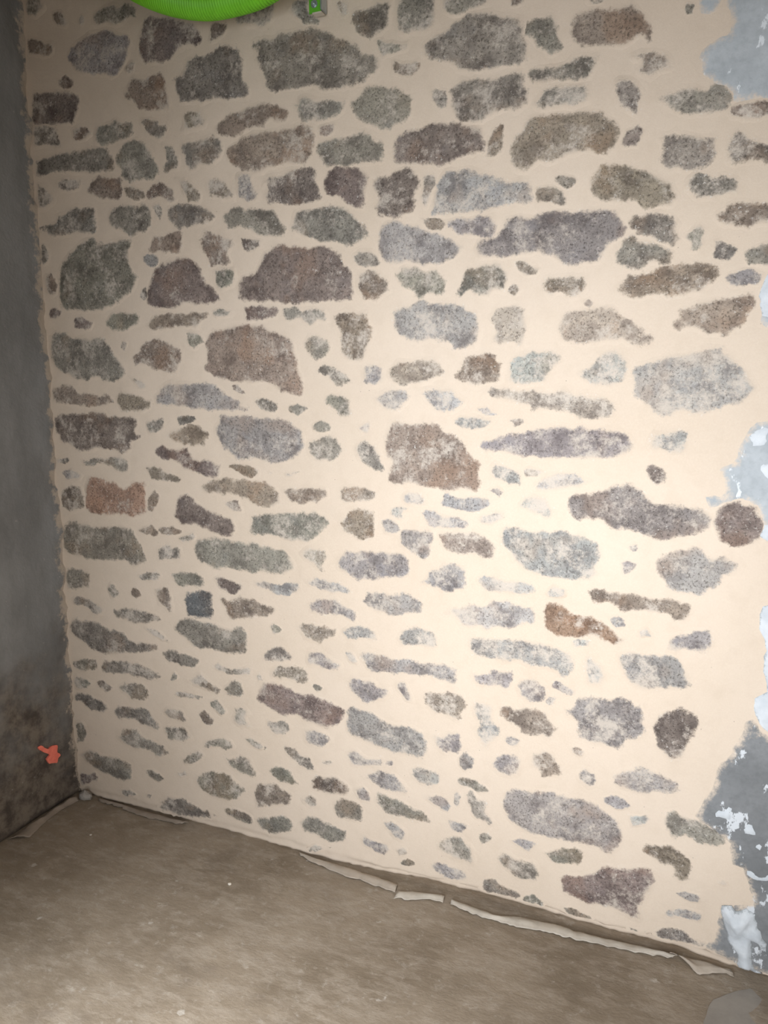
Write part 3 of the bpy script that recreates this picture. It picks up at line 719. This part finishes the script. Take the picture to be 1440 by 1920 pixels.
D0 789,529 807,552 861,551 892,547 913,535 955,530 1007,530 1052,521 1080,506 1077,477 1036,441 995,448 953,450 922,466 874,460 821,475 788,494
G3 817,434 835,423 879,431 900,415 878,391 845,384 821,403
P3 1098,595 1123,617 1181,622 1200,602 1240,604 1238,586 1200,565 1171,546 1142,555 1107,578
P4 1261,635 1289,631 1314,578 1294,577 1270,600
P1 1102,501 1117,523 1151,515 1195,504 1238,493 1285,492 1345,485 1354,437 1336,410 1285,404 1243,409 1204,411 1156,420 1111,431 1099,462
P3 945,419 994,423 1040,408 1025,385 983,369 952,380
G3 728,352 761,350 827,330 794,326 750,338
G4 871,349 909,347 935,327 967,334 972,310 987,293 961,285 924,300 897,319
P3 1091,369 1126,383 1160,364 1209,379 1209,355 1170,342 1110,334
P4 1223,368 1247,373 1245,360 1226,358
G5 1003,331 1045,330 1044,320 1014,321
G5 783,573 796,578 804,559 790,559
L4 1500,958 1520,972 1553,968 1593,968 1637,960 1656,942 1630,935 1598,934 1558,933 1517,935
L3 1393,861 1429,874 1484,887 1526,892 1534,908 1583,913 1607,900 1651,893 1649,860 1609,844 1581,830 1556,835 1524,816 1507,833 1482,821 1452,826 1438,846 1399,849
L6 1685,941 1703,962 1734,955 1731,943 1693,932
O2 1678,908 1698,915 1740,912 1748,897 1801,891 1835,886 1854,863 1880,850 1897,839 1874,829 1834,834 1815,843 1773,838 1716,832 1688,845 1683,877
L4 1468,777 1478,791 1549,801 1630,804 1690,804 1737,794 1761,777 1768,745 1763,720 1732,725 1696,739 1653,736 1604,741 1546,739 1487,745
P4 1478,698 1514,689 1547,707 1595,712 1598,681 1582,650 1561,662 1532,657 1498,665
P4 1612,675 1626,694 1658,701 1686,683 1692,650 1676,634 1648,630 1623,642
P4 1704,686 1721,705 1741,692 1776,679 1758,670 1726,677
B3 1345,604 1353,623 1380,614 1425,626 1460,614 1473,595 1456,565 1452,537 1421,554 1390,551 1349,577
L5 1494,607 1546,607 1546,568 1568,546 1569,520 1544,493 1528,472 1510,504 1501,520 1513,544 1495,576
B3 1562,602 1583,612 1604,602 1641,615 1693,612 1702,588 1724,571 1712,534 1683,542 1655,539 1626,548 1597,564 1572,568
P4 1373,486 1405,483 1418,504 1449,505 1460,467 1445,444 1405,438 1382,451
P3 1454,425 1472,449 1494,438 1492,415 1470,396 1457,410
P4 1550,440 1575,465 1629,472 1634,445 1618,415 1580,413 1554,419
B3 1663,486 1685,495 1713,502 1726,481 1746,460 1745,438 1715,440 1692,426 1666,452
P5 1586,514 1598,523 1631,514 1615,498 1590,502
B3 1767,524 1783,527 1801,514 1792,504 1772,508
L5 1692,650 1723,659 1708,632 1696,634
B2 1782,960 1813,966 1864,964 1925,961 1981,958 2036,951 2031,932 2025,912 1998,912 1990,927 1931,927 1885,921 1862,934 1836,941 1807,938
L5 1846,897 1868,902 1883,886 1876,875 1854,880
L5 1758,817 1775,828 1805,826 1794,814 1764,808
P2 1984,830 1997,862 2027,876 2050,889 2080,891 2088,871 2074,835 2057,833 2030,840 2010,830
L5 1788,781 1807,788 1819,770 1838,764 1843,725 1825,714 1799,709 1794,741
P3 1871,801 1890,814 1933,815 1979,817 2007,818 2025,797 2045,765 2043,742 2012,740 1977,727 1939,720 1909,735 1886,760
P2 1742,633 1768,630 1774,672 1808,678 1838,671 1886,679 1927,670 1942,628 1942,600 1910,573 1882,547 1855,554 1802,550 1774,572 1780,603 1749,614
D2 1975,651 1998,673 2029,682 2057,674 2067,652 2052,593 2047,560 2024,543 1999,546 1983,571 1977,607 1966,613
L5 1916,865 1937,881 1959,857 1938,866 1927,861
G2 308,147 350,153 400,133 374,122 329,132
G2 525,155 545,181 594,208 659,206 693,187 721,172 708,132 661,116 602,118 548,128
G3 198,46 239,61 271,46 224,29
G5 311,52 345,79 330,48
G1 367,20 402,64 471,72 526,57 611,50 580,32 518,22 469,21 449,3 405,3
G2 641,74 665,85 752,73 745,53 693,54
G5 452,169 490,180 495,171 464,158
D2 -18,42 7,76 49,80 85,93 104,68 54,46 2,22
B2 764,171 784,202 829,212 884,196 897,176 888,148 844,145 776,116 765,140
G2 822,259 847,275 896,270 901,243 928,231 901,225 846,229
D0 970,248 987,264 1054,279 1095,261 1105,249 1089,235 1038,226 986,224
G3 937,180 964,202 991,192 990,169 969,159
G2 1048,175 1064,214 1120,215 1149,190 1147,149 1109,158 1068,155
G2 647,75 677,88 746,77 751,55 711,58 658,62
G1 760,70 786,84 876,104 908,91 897,67 824,38 791,46
G0 930,99 952,127 1000,123 1042,113 1088,110 1083,81 1036,66 989,74 946,82
P2 1153,301 1185,330 1228,334 1267,319 1290,293 1291,276 1243,277 1194,288
P3 1120,252 1145,270 1175,245 1170,224 1145,226
G2 1192,234 1194,264 1233,256 1286,246 1310,233 1357,225 1371,205 1329,201 1277,203 1228,199
P4 1214,173 1243,178 1291,161 1291,131 1253,131
P3 1147,114 1164,109 1184,99 1228,105 1241,89 1219,71 1184,74 1154,86
G3 955,14 988,36 1062,45 1020,28 982,16 966,-4
G4 1263,97 1291,105 1296,89 1272,82
G3 1270,54 1301,70 1330,61 1301,51
G4 1256,3 1277,37 1316,25 1316,5 1277,-3
L4 1300,363 1324,373 1351,369 1397,370 1389,331 1357,321 1319,334
G3 1447,364 1478,371 1521,365 1546,347 1518,339 1491,349 1456,348
L3 1338,282 1380,293 1416,292 1430,275 1417,257 1380,268
G3 1472,331 1496,336 1514,317 1544,315 1536,286 1559,259 1546,242 1519,259 1497,272 1483,306
L5 1443,320 1459,318 1453,280 1441,282
P2 1584,352 1623,376 1665,374 1725,384 1785,380 1840,371 1885,343 1913,307 1902,279 1885,244 1846,255 1811,250 1767,257 1718,249 1669,254 1627,258 1605,284 1587,312
P4 1422,230 1471,228 1489,219 1458,197 1431,200
G3 1389,151 1427,177 1463,182 1486,166 1500,151 1507,110 1469,110 1433,114 1396,128
G4 1516,202 1533,218 1560,204 1526,179
P3 1601,210 1636,224 1682,226 1662,194 1637,205
G1 1710,206 1752,220 1808,232 1805,191 1773,192 1725,179
G2 1564,147 1600,173 1630,158 1672,162 1689,146 1688,114 1645,97 1618,113 1588,132
P3 1366,72 1392,86 1429,77 1474,82 1488,62 1475,49 1438,48 1387,54
G2 1529,35 1541,68 1563,78 1581,65 1611,59 1646,50 1634,23 1591,20 1547,26
G2 1646,36 1675,59 1709,46 1702,15 1677,8 1651,14
P4 1786,454 1801,474 1828,463 1837,431 1815,419 1791,438
D2 1754,141 1788,151 1831,171 1865,194 1899,199 1944,218 1985,223 1997,200 1984,166 1968,131 1958,106 1978,81 1960,71 1928,84 1898,83 1858,85 1827,89 1791,88 1766,103
P2 1881,453 1889,480 1926,492 1932,514 1957,511 1973,494 2002,492 2024,481 2043,460 2019,449 1990,444 1943,433 1902,443
P3 1851,397 1881,409 1908,404 1929,392 1902,377 1871,383
L5 1921,361 1947,363 1969,376 1972,354 1930,333
G1 2006,368 2015,392 2036,397 2058,385 2086,388 2122,380 2154,364 2138,335 2097,329 2068,342 2033,327 2021,347
B1 1958,271 1970,292 1999,291 2031,303 2054,288 2077,265 2076,222 2062,210 2043,222 2038,246 2002,249 1979,260
P3 2050,170 2071,180 2114,184 2101,166 2072,164
L4 2026,117 2060,130 2114,135 2111,113 2083,109 2054,108 2031,95
G3 1931,37 1976,45 1988,35 1935,21
G3 2002,49 2024,64 2067,69 2097,52 2133,51 2123,39 2070,35 2014,30
G2 1764,43 1784,52 1809,43 1833,37 1849,23 1830,17 1801,27 1777,29
D5 2144,235 2159,239 2170,236 2156,232"""
TINT = dict(G=(0.315, 0.285, 0.236), P=(0.385, 0.350, 0.328), B=(0.335, 0.272, 0.215), D=(0.250, 0.200, 0.175), L=(0.46, 0.44, 0.41),
            O=(0.40, 0.270, 0.190), Y=(0.45, 0.385, 0.31), S=(0.18, 0.182, 0.182), Q=(0.29, 0.250, 0.236))
data = []
for k, line in enumerate(STONES.strip().split('\n')):
    w = line.split()
    p = np.array([[float(v) for v in q.split(',')] for q in w[1:]]) / 1000
    p = p[(p[:, 0] > -1) & (p[:, 1] > -1)]
    p[:, 1] = np.maximum(p[:, 1], 0.008); p[:, 0] = np.maximum(p[:, 0], 0.004)
    p[:, 1] = np.where(p[:, 0] > 1.0, np.maximum(p[:, 1], 0.040), p[:, 1])
    data.append((poly_area(p), w[0][0], int(w[0][1]), p, k))
data.sort(key=lambda d: -d[0])

def stone_mesh(d):
    area, code, film_haze, p, k = d
    size = math.sqrt(area)
    p = grow(p, 0.0105 if size > 0.05 else 0.0085)
    poly = roughen(p, 0.011 if size > 0.05 else 0.008, 0.0065 if size > 0.05 else 0.004, k)
    H = min(0.0045, 0.0015 + size * 0.016)
    wdt = min(0.024, size * 0.22)
    r = random.Random(k)
    ax, az = r.uniform(-1, 1) * 0.01, r.uniform(-1, 1) * 0.01
    c = p.mean(0)
    def height(V, e):
        s = np.clip(e / wdt, 0, 1); s = s * s * (3 - 2 * s)
        rough = 0.0035 * vnoise(V[:, 0] * 28 + k, V[:, 1] * 28) + 0.002 * vnoise(V[:, 0] * 70, V[:, 1] * 70 + k)
        tilt = ax * (V[:, 0] - c[0]) + az * (V[:, 1] - c[1])
        return mortar(V[:, 0], V[:, 1]) + 0.0001 + s * (H * 0.75 + np.maximum(rough + tilt, -0.6 * H * 0.75))
    me, ctr = slab_mesh('stone', poly, max(0.011, min(0.02, size / 7)), height, 0.06, k, 0.034)
    base = TINT[code]; f = r.uniform(0.80, 1.04)
    set_attr(me, 'tint', tuple(min(1, b * f * r.uniform(0.975, 1.025)) for b in base))
    set_attr(me, 'film_haze', film_haze * 0.115 + 0.03)  # film cover; also pales stones for the haze in the bright zone
    return me, ctr

for d in data[:300]:
    me, c = stone_mesh(d)
    o = link('stone', me, M['stone'], wall, smooth=True)
    o.location = (c[0], 0, c[1])
# the smallest chips and pinning stones, joined
bm = bmesh.new()
for d in data[300:]:
    me, c = stone_mesh(d)
    me.transform(Matrix.Translation((c[0], 0, c[1])))
    bm.from_mesh(me)
    bpy.data.meshes.remove(me)
me = bpy.data.meshes.new('pinning_stones'); bm.to_mesh(me); bm.free()
o = link('pinning_stones', me, M['stone'], wall, smooth=True)
tag(o, kind='stuff')

# ------------------------------------------------------------------ old render and plaster on the right end of the wall
PATCHES = """patch_pale 2014,2318 2019,2282 2025,2264 2028,2243 2008,2234 1982,2214 1963,2202 1973,2177 1983,2151 2002,2137 2000,2125 2021,2122 2043,2107 2043,2092 2077,2085 2117,2086 2260,2064 2241,2277
patch_pale 1960,2327 1964,2282 1978,2277 2002,2275 2007,2284 2016,2288 2011,2318
patch_pale 2147,1746 2136,1715 2128,1684 2136,1651 2133,1619 2149,1606 2302,1599 2289,1741
white 2147,1738 2138,1715 2131,1684 2139,1632 2153,1627 2286,1621 2276,1731
patch_pale 2173,1410 2140,1401 2125,1378 2114,1347 2107,1319 2073,1290 2084,1262 2086,1234 2047,1221 2057,1190 2079,1193 2101,1209 2129,1216 2153,1202 2174,1170 2176,1131 2195,1121 2344,1133 2319,1413
white 2174,1398 2150,1389 2130,1365 2141,1341 2169,1346 2176,1363
white 2142,1328 2148,1333 2161,1332 2174,1312 2156,1311
white 2160,1301 2181,1307 2314,1311 2317,1271 2178,1267 2168,1277
white 2090,1224 2105,1236 2125,1219 2101,1211
white 2051,1204 2062,1208 2084,1202 2075,1193 2064,1180 2058,1194
white 2176,1167 2191,1171 2325,1181 2329,1134 2192,1122 2176,1135
white 2206,982 2187,962 2188,936 2192,915 2207,862 2203,820 2211,792 2215,759 2190,739 2195,695 2207,678 2232,654 2384,681 2356,1000
patch_dark 2181,683 2162,629 2142,578 2124,547 2111,480 2084,429 2081,395 2122,368 2162,346 2173,291 2200,286 2219,217 2224,193 2184,182 2151,151 2150,112 2150,73 2120,42 2146,24 2178,18 2232,-3 2443,24 2381,720 2232,650 2208,672 2193,689
white 2122,421 2131,440 2142,434 2153,469 2176,476 2171,449 2164,407 2147,407 2127,406
white 2181,411 2200,424 2214,419 2222,397 2236,389 2213,379 2193,382
white 2218,364 2230,373 2241,362 2230,335 2216,339
white 2202,286 2217,291 2234,283 2256,293 2282,296 2281,276 2226,260 2208,268
lump 2155,169 2181,179 2190,163 2215,178 2236,168 2243,145 2251,122 2267,94 2265,70 2249,88 2236,92 2236,54 2247,15 2266,-4 2233,-16 2210,7 2201,42 2181,79 2171,110 2159,145"""
names = dict(patch_pale='render_patch', patch_dark='render_patch', white='whitewash_patch', lump='plaster_lump')
plabel = dict(patch_pale='pale blue grey render', patch_dark='dark grey render flecked with white', white='flaking white plaster', lump='lumpy white plaster blob')
for k, line in enumerate(PATCHES.strip().split('\n')):
    w = line.split(); code = w[0]
    p = np.array([[float(v) for v in q.split(',')] for q in w[1:]]) / 1000
    p[:, 1] = np.clip(p[:, 1], 0.006, ROOM_Z - 0.01)
    poly = roughen(p, 0.014, 0.006, 500 + k)
    lift = {'patch_pale': 0.003, 'patch_dark': 0.004, 'white': 0.0075, 'lump': 0.006}[code]
    def height(V, e):
        if code == 'lump':
            s = np.clip(e / 0.022, 0, 1)
            return mortar(V[:, 0], V[:, 1]) + 0.003 + 0.016 * np.sqrt(s) + 0.022 * vnoise(V[:, 0] * 30, V[:, 1] * 22) * s + 0.012 * vnoise(V[:, 0] * 75, V[:, 1] * 60) * s
        s = np.clip(e / 0.008, 0, 1)
        return mortar(V[:, 0], V[:, 1]) - 0.001 + s * (lift + 0.003 * vnoise(V[:, 0] * 20, V[:, 1] * 20) + 0.0015 * vnoise(V[:, 0] * 60, V[:, 1] * 60))
    me, c = slab_mesh(names[code], poly, 0.009 if code == 'lump' else 0.014, height, 0.03, 500 + k)
    o = link(names[code], me, M['white' if code in ('white', 'lump') else code], wall, smooth=True)
    o.location = (c[0], 0, c[1])
    o['label'] = plabel[code]

# orange spray mark on the left wall
OM = np.array([(-0.172, 0.252), (-0.16, 0.251), (-0.133, 0.228), (-0.113, 0.23), (-0.092, 0.223), (-0.092, 0.198), (-0.079, 0.18), (-0.092, 0.172), (-0.096, 0.159), (-0.133, 0.173), (-0.139, 0.192), (-0.123, 0.199), (-0.146, 0.22), (-0.165, 0.237)])
poly = roughen(OM, 0.005, 0.003, 77)
me, c = slab_mesh('paint_mark', poly, 0.012, lambda V, e: 0.0045 + 0 * e, 0.01, 5)
o = link('paint_mark', me, M['orange'], wl)
o.rotation_euler = (0, 0, math.pi / 2); o.location = (0.0, c[0], c[1])
o['label'] = 'bright orange spray paint mark'

# ------------------------------------------------------------------ green corrugated conduit sagging below the ceiling
def sweep(name, path, radius_fn, seg, mat, parent=None, cap=True):
    verts, faces = [], []
    n = len(path)
    upv = Vector((0, 1, 0))
    for i, p in enumerate(path):
        d = (path[min(i + 1, n - 1)] - path[max(i - 1, 0)]).normalized()
        a = upv.cross(d).normalized(); b = d.cross(a)
        r = radius_fn(i)
        for k in range(seg):
            th = 2 * math.pi * k / seg
            verts.append(p + a * (r * math.cos(th)) + b * (r * math.sin(th)))
    for i in range(n - 1):
        for k in range(seg):
            faces.append((i * seg + k, i * seg + (k + 1) % seg, (i + 1) * seg + (k + 1) % seg, (i + 1) * seg + k))
    if cap:
        faces.append(tuple(range(seg - 1, -1, -1))); faces.append(tuple((n - 1) * seg + k for k in range(seg)))
    me = bpy.data.meshes.new(name); me.from_pydata([tuple(v) for v in verts], [], faces); me.update()
    return link(name, me, mat, parent, smooth=True)

def curve(ctrl, step):
    P = [Vector(c) for c in ctrl]; pts = []
    for i in range(len(P) - 1):
        p0 = P[max(i - 1, 0)]; p1 = P[i]; p2 = P[i + 1]; p3 = P[min(i + 2, len(P) - 1)]
        for j in range(60):
            t = j / 60
            pts.append(0.5 * ((2 * p1) + (-p0 + p2) * t + (2 * p0 - 5 * p1 + 4 * p2 - p3) * t * t + (-p0 + 3 * p1 - 3 * p2 + p3) * t ** 3))
    pts.append(P[-1])
    out = [pts[0]]; acc = 0.0
    for a, b in zip(pts, pts[1:]):
        L = (b - a).length
        while acc + L >= step:
            t = (step - acc) / L
            a = a + (b - a) * t; out.append(a); L = (b - a).length; acc = 0.0
        acc += L
    return out
RC = 0.036
path = curve([(0.30, -0.15, 2.74), (0.40, -0.15, 2.65), (0.535, -0.15, 2.543), (0.655, -0.15, 2.479), (0.775, -0.15, 2.443), (0.875, -0.15, 2.437), (0.965, -0.15, 2.447), (1.06, -0.15, 2.485), (1.18, -0.15, 2.56), (1.30, -0.15, 2.74)], 0.0019)
prof = [RC, RC, RC - 0.0048, RC - 0.0048]
o = sweep('conduit', path, lambda i: prof[i % 4], 28, M['green'])
tag(o, 'bright green corrugated plastic conduit sagging from the ceiling', 'conduit')

# ------------------------------------------------------------------ hanger bracket beside it
br = bpy.data.objects.new('hanger_bracket', None); col.objects.link(br); br.location = (1.042, -0.03, 2.43)
tag(br, 'green and grey steel hanger bracket with bolt fixed to the top of the stone wall', 'bracket')
def bpart(name, me, mat, smooth=False):
    o = link(name, me, mat, br, smooth); return o
bpart('plate', box_mesh('plate', (-0.020, -0.002, -0.004), (0.014, 0.002, 0.318), 0.0008), M['green_metal'])
bpart('flange', box_mesh('flange', (0.0145, -0.006, 0.000), (0.0185, 0.026, 0.318), 0.0008), M['steel'])
bm = bmesh.new()
bmesh.ops.create_cone(bm, cap_ends=True, segments=6, radius1=0.0062, radius2=0.0056, depth=0.006)
bmesh.ops.create_cone(bm, cap_ends=True, segments=20, radius1=0.0095, radius2=0.0095, depth=0.0016, matrix=Matrix.Translation((0, 0, -0.0035)))
bmesh.ops.create_cone(bm, cap_ends=True, segments=12, radius1=0.003, radius2=0.003, depth=0.008, matrix=Matrix.Translation((0, 0, 0.004)))
bmesh.ops.rotate(bm, verts=bm.verts, cent=(0, 0, 0), matrix=Matrix.Rotation(math.pi / 2, 3, 'X'))
bmesh.ops.translate(bm, verts=bm.verts, vec=(-0.004, -0.0058, 0.017))
me = bpy.data.meshes.new('bolt'); bm.to_mesh(me); bm.free()
bpart('bolt', me, M['steel'])
bpart('foot_tab', box_mesh('foot_tab', (-0.008, -0.008, -0.0085), (0.019, 0.012, -0.0045), 0.001), M['tape'])

# ------------------------------------------------------------------ crumpled film along the foot of the walls
def ribbon(name, upper, lower, mat, seed, lift=0.008, fold=0.5, nseg=None, thick=0.0012):
    """a crumpled strip lying on the floor between two lines of x,y"""
    def resample(line, n):
        L = np.array(line, float); d = np.concatenate([[0], np.cumsum(np.hypot(*np.diff(L, axis=0).T))]); t = np.linspace(0, d[-1], n)
        return np.stack([np.interp(t, d, L[:, 0]), np.interp(t, d, L[:, 1])], 1)
    Ltot = np.hypot(*np.diff(np.array(upper, float), axis=0).T).sum()
    n = nseg or max(10, int(Ltot / 0.009)); m = 8
    U = resample(upper, n); W = resample(lower, n)
    verts = []
    for i in range(n):
        jit = 0.006 * vnoise(i * 0.55 + seed, seed) + 0.004 * vnoise(i * 1.3 + seed, seed + 5)
        for j in range(m):
            t = j / (m - 1)
            q = U[i] * (1 - t) + W[i] * t
            q = q + np.array([0, jit * (t - 0.3) * 2])
            ridge = math.sin(math.pi * min(1, max(0, (t * 1.15)))) ** 0.8
            z = 0.0025 + lift * ridge * (0.75 + 0.9 * vnoise(i * 0.33 + seed, j * 0.3 + seed * 2)) + 0.25 * lift * vnoise(i * 0.9, j * 1.1 + seed)
            z = max(z, 0.0022)
            verts.append((q[0], q[1], z + floorf(q[0], q[1])[2]))
    faces = [(i * m + j, i * m + j + 1, (i + 1) * m + j + 1, (i + 1) * m + j) for i in range(n - 1) for j in range(m - 1)]
    V = np.array(verts); c = V.mean(0); c[2] = V[:, 2].min()
    me = bpy.data.meshes.new(name); me.from_pydata([tuple(v - c) for v in V], [], faces); me.update()
    o = link(name, me, mat, None, smooth=True)
    o.location = tuple(c)
    md = o.modifiers.new('thickness', 'SOLIDIFY'); md.thickness = thick; md.offset = 1
    return o
o = ribbon('masking_tape', [(1.296, -0.066), (1.327, -0.050), (1.412, -0.030), (1.426, -0.030)], [(1.292, -0.092), (1.327, -0.088), (1.386, -0.062), (1.430, -0.054)], M['tape'], 3, 0.007)
tag(o, 'short white strip of masking tape crumpled at the foot of the stone wall', 'tape')
o = ribbon('protective_film', [(1.450, -0.034), (1.58, -0.046), (1.657, -0.026), (1.758, -0.015), (1.802, -0.023), (1.904, -0.019), (1.999, -0.014), (2.065, -0.012)], [(1.452, -0.058), (1.584, -0.070), (1.649, -0.064), (1.731, -0.058), (1.799, -0.054), (1.869, -0.052), (1.967, -0.040), (2.05, -0.03)], M['tape'], 11, 0.0065)
tag(o, 'long pale strip of crumpled film along the foot of the stone wall', 'film')
o = ribbon('paper_scrap', [(2.040, -0.013), (2.085, -0.012), (2.14, -0.012), (2.19, -0.014)], [(2.092, -0.028), (2.117, -0.058), (2.154, -0.036), (2.20, -0.03)], M['film'], 21, 0.014)
tag(o, 'torn dusty paper scrap below the white plaster blob', 'paper')
o = ribbon('protective_film', [(0.93, -0.014), (1.03, -0.016), (1.10, -0.018), (1.19, -0.024), (1.28, -0.034)], [(0.94, -0.022), (1.04, -0.042), (1.10, -0.056), (1.19, -0.060), (1.285, -0.072)], M['film'], 31, 0.006)
tag(o, 'dusty grey brown film lying left of the white tape', 'film')
o = ribbon('protective_film', [(0.10, -0.012), (0.22, -0.013), (0.34, -0.013), (0.50, -0.013)], [(0.11, -0.022), (0.22, -0.03), (0.34, -0.042), (0.48, -0.030)], M['brown_film'], 41, 0.006)
tag(o, 'dirty brown film tucked in the foot of the wall beside the far corner', 'film')
o = ribbon('protective_film', [(0.012, -0.05), (0.012, -0.12), (0.012, -0.2), (0.012, -0.33)], [(0.045, -0.045), (0.034, -0.13), (0.042, -0.2), (0.064, -0.285)], M['brown_film'], 51, 0.016)
tag(o, 'folded dirty film along the foot of the grey left wall', 'film')

def lump_obj(name, loc, r, mat, seed, label, cat, sq=(1, 1, 0.6), group=None):
    bm = bmesh.new(); bmesh.ops.create_icosphere(bm, subdivisions=2, radius=1)
    rr = random.Random(seed)
    for v in bm.verts:
        f = 0.78 + 0.5 * float(vnoise(v.co.x * 1.7 + seed, v.co.y * 1.7 + v.co.z * 2.1)) + 0.3
        v.co = Vector((v.co.x * r * sq[0] * f, v.co.y * r * sq[1] * f, v.co.z * r * sq[2] * f))
    zmin = min(v.co.z for v in bm.verts)
    for v in bm.verts: v.co.z = max(v.co.z - zmin * 0.6, 0)
    me = bpy.data.meshes.new(name); bm.to_mesh(me); bm.free()
    o = link(name, me, mat, None); o.location = (loc[0], loc[1], floorf(loc[0], loc[1])[2])
    tag(o, label, cat, group); return o
lump_obj('plaster_crumb', (0.814, -0.23), 0.005, M['crumb'], 1, 'tiny pale plaster crumb lying alone on the middle of the floor', 'crumb')
lump_obj('plaster_crumb', (0.238, -0.195), 0.0035, M['crumb'], 2, 'tiny pale plaster crumb on the floor near the far corner', 'crumb')
lump_obj('mortar_lump', (0.052, -0.028), 0.022, M['pale_grey'], 3, 'small grey mortar lump in the corner between the two walls', 'rubble', (1.2, 0.8, 0.8))

# pale flat patch on the floor at the right
SK = np.array([(2.13, 0.26), (2.16, 0.20), (2.196, 0.126), (2.23, 0.078), (2.285, 0.04), (2.40, 0.03), (2.60, 0.05), (2.66, 0.2), (2.58, 0.40), (2.40, 0.48), (2.24, 0.44), (2.15, 0.36)])
poly = roughen(SK, 0.02, 0.004, 9)
me, c = slab_mesh('pale_floor_patch', poly, 0.03, lambda V, e: np.array([floorf(a, -b)[2] for a, b in V]) + 0.0012, 0.02, 3)
o = link('pale_floor_patch', me, M['pale_grey'], fl, smooth=True)
o.rotation_euler = (-math.pi / 2, 0, 0); o.location = (c[0], -c[1], 0)
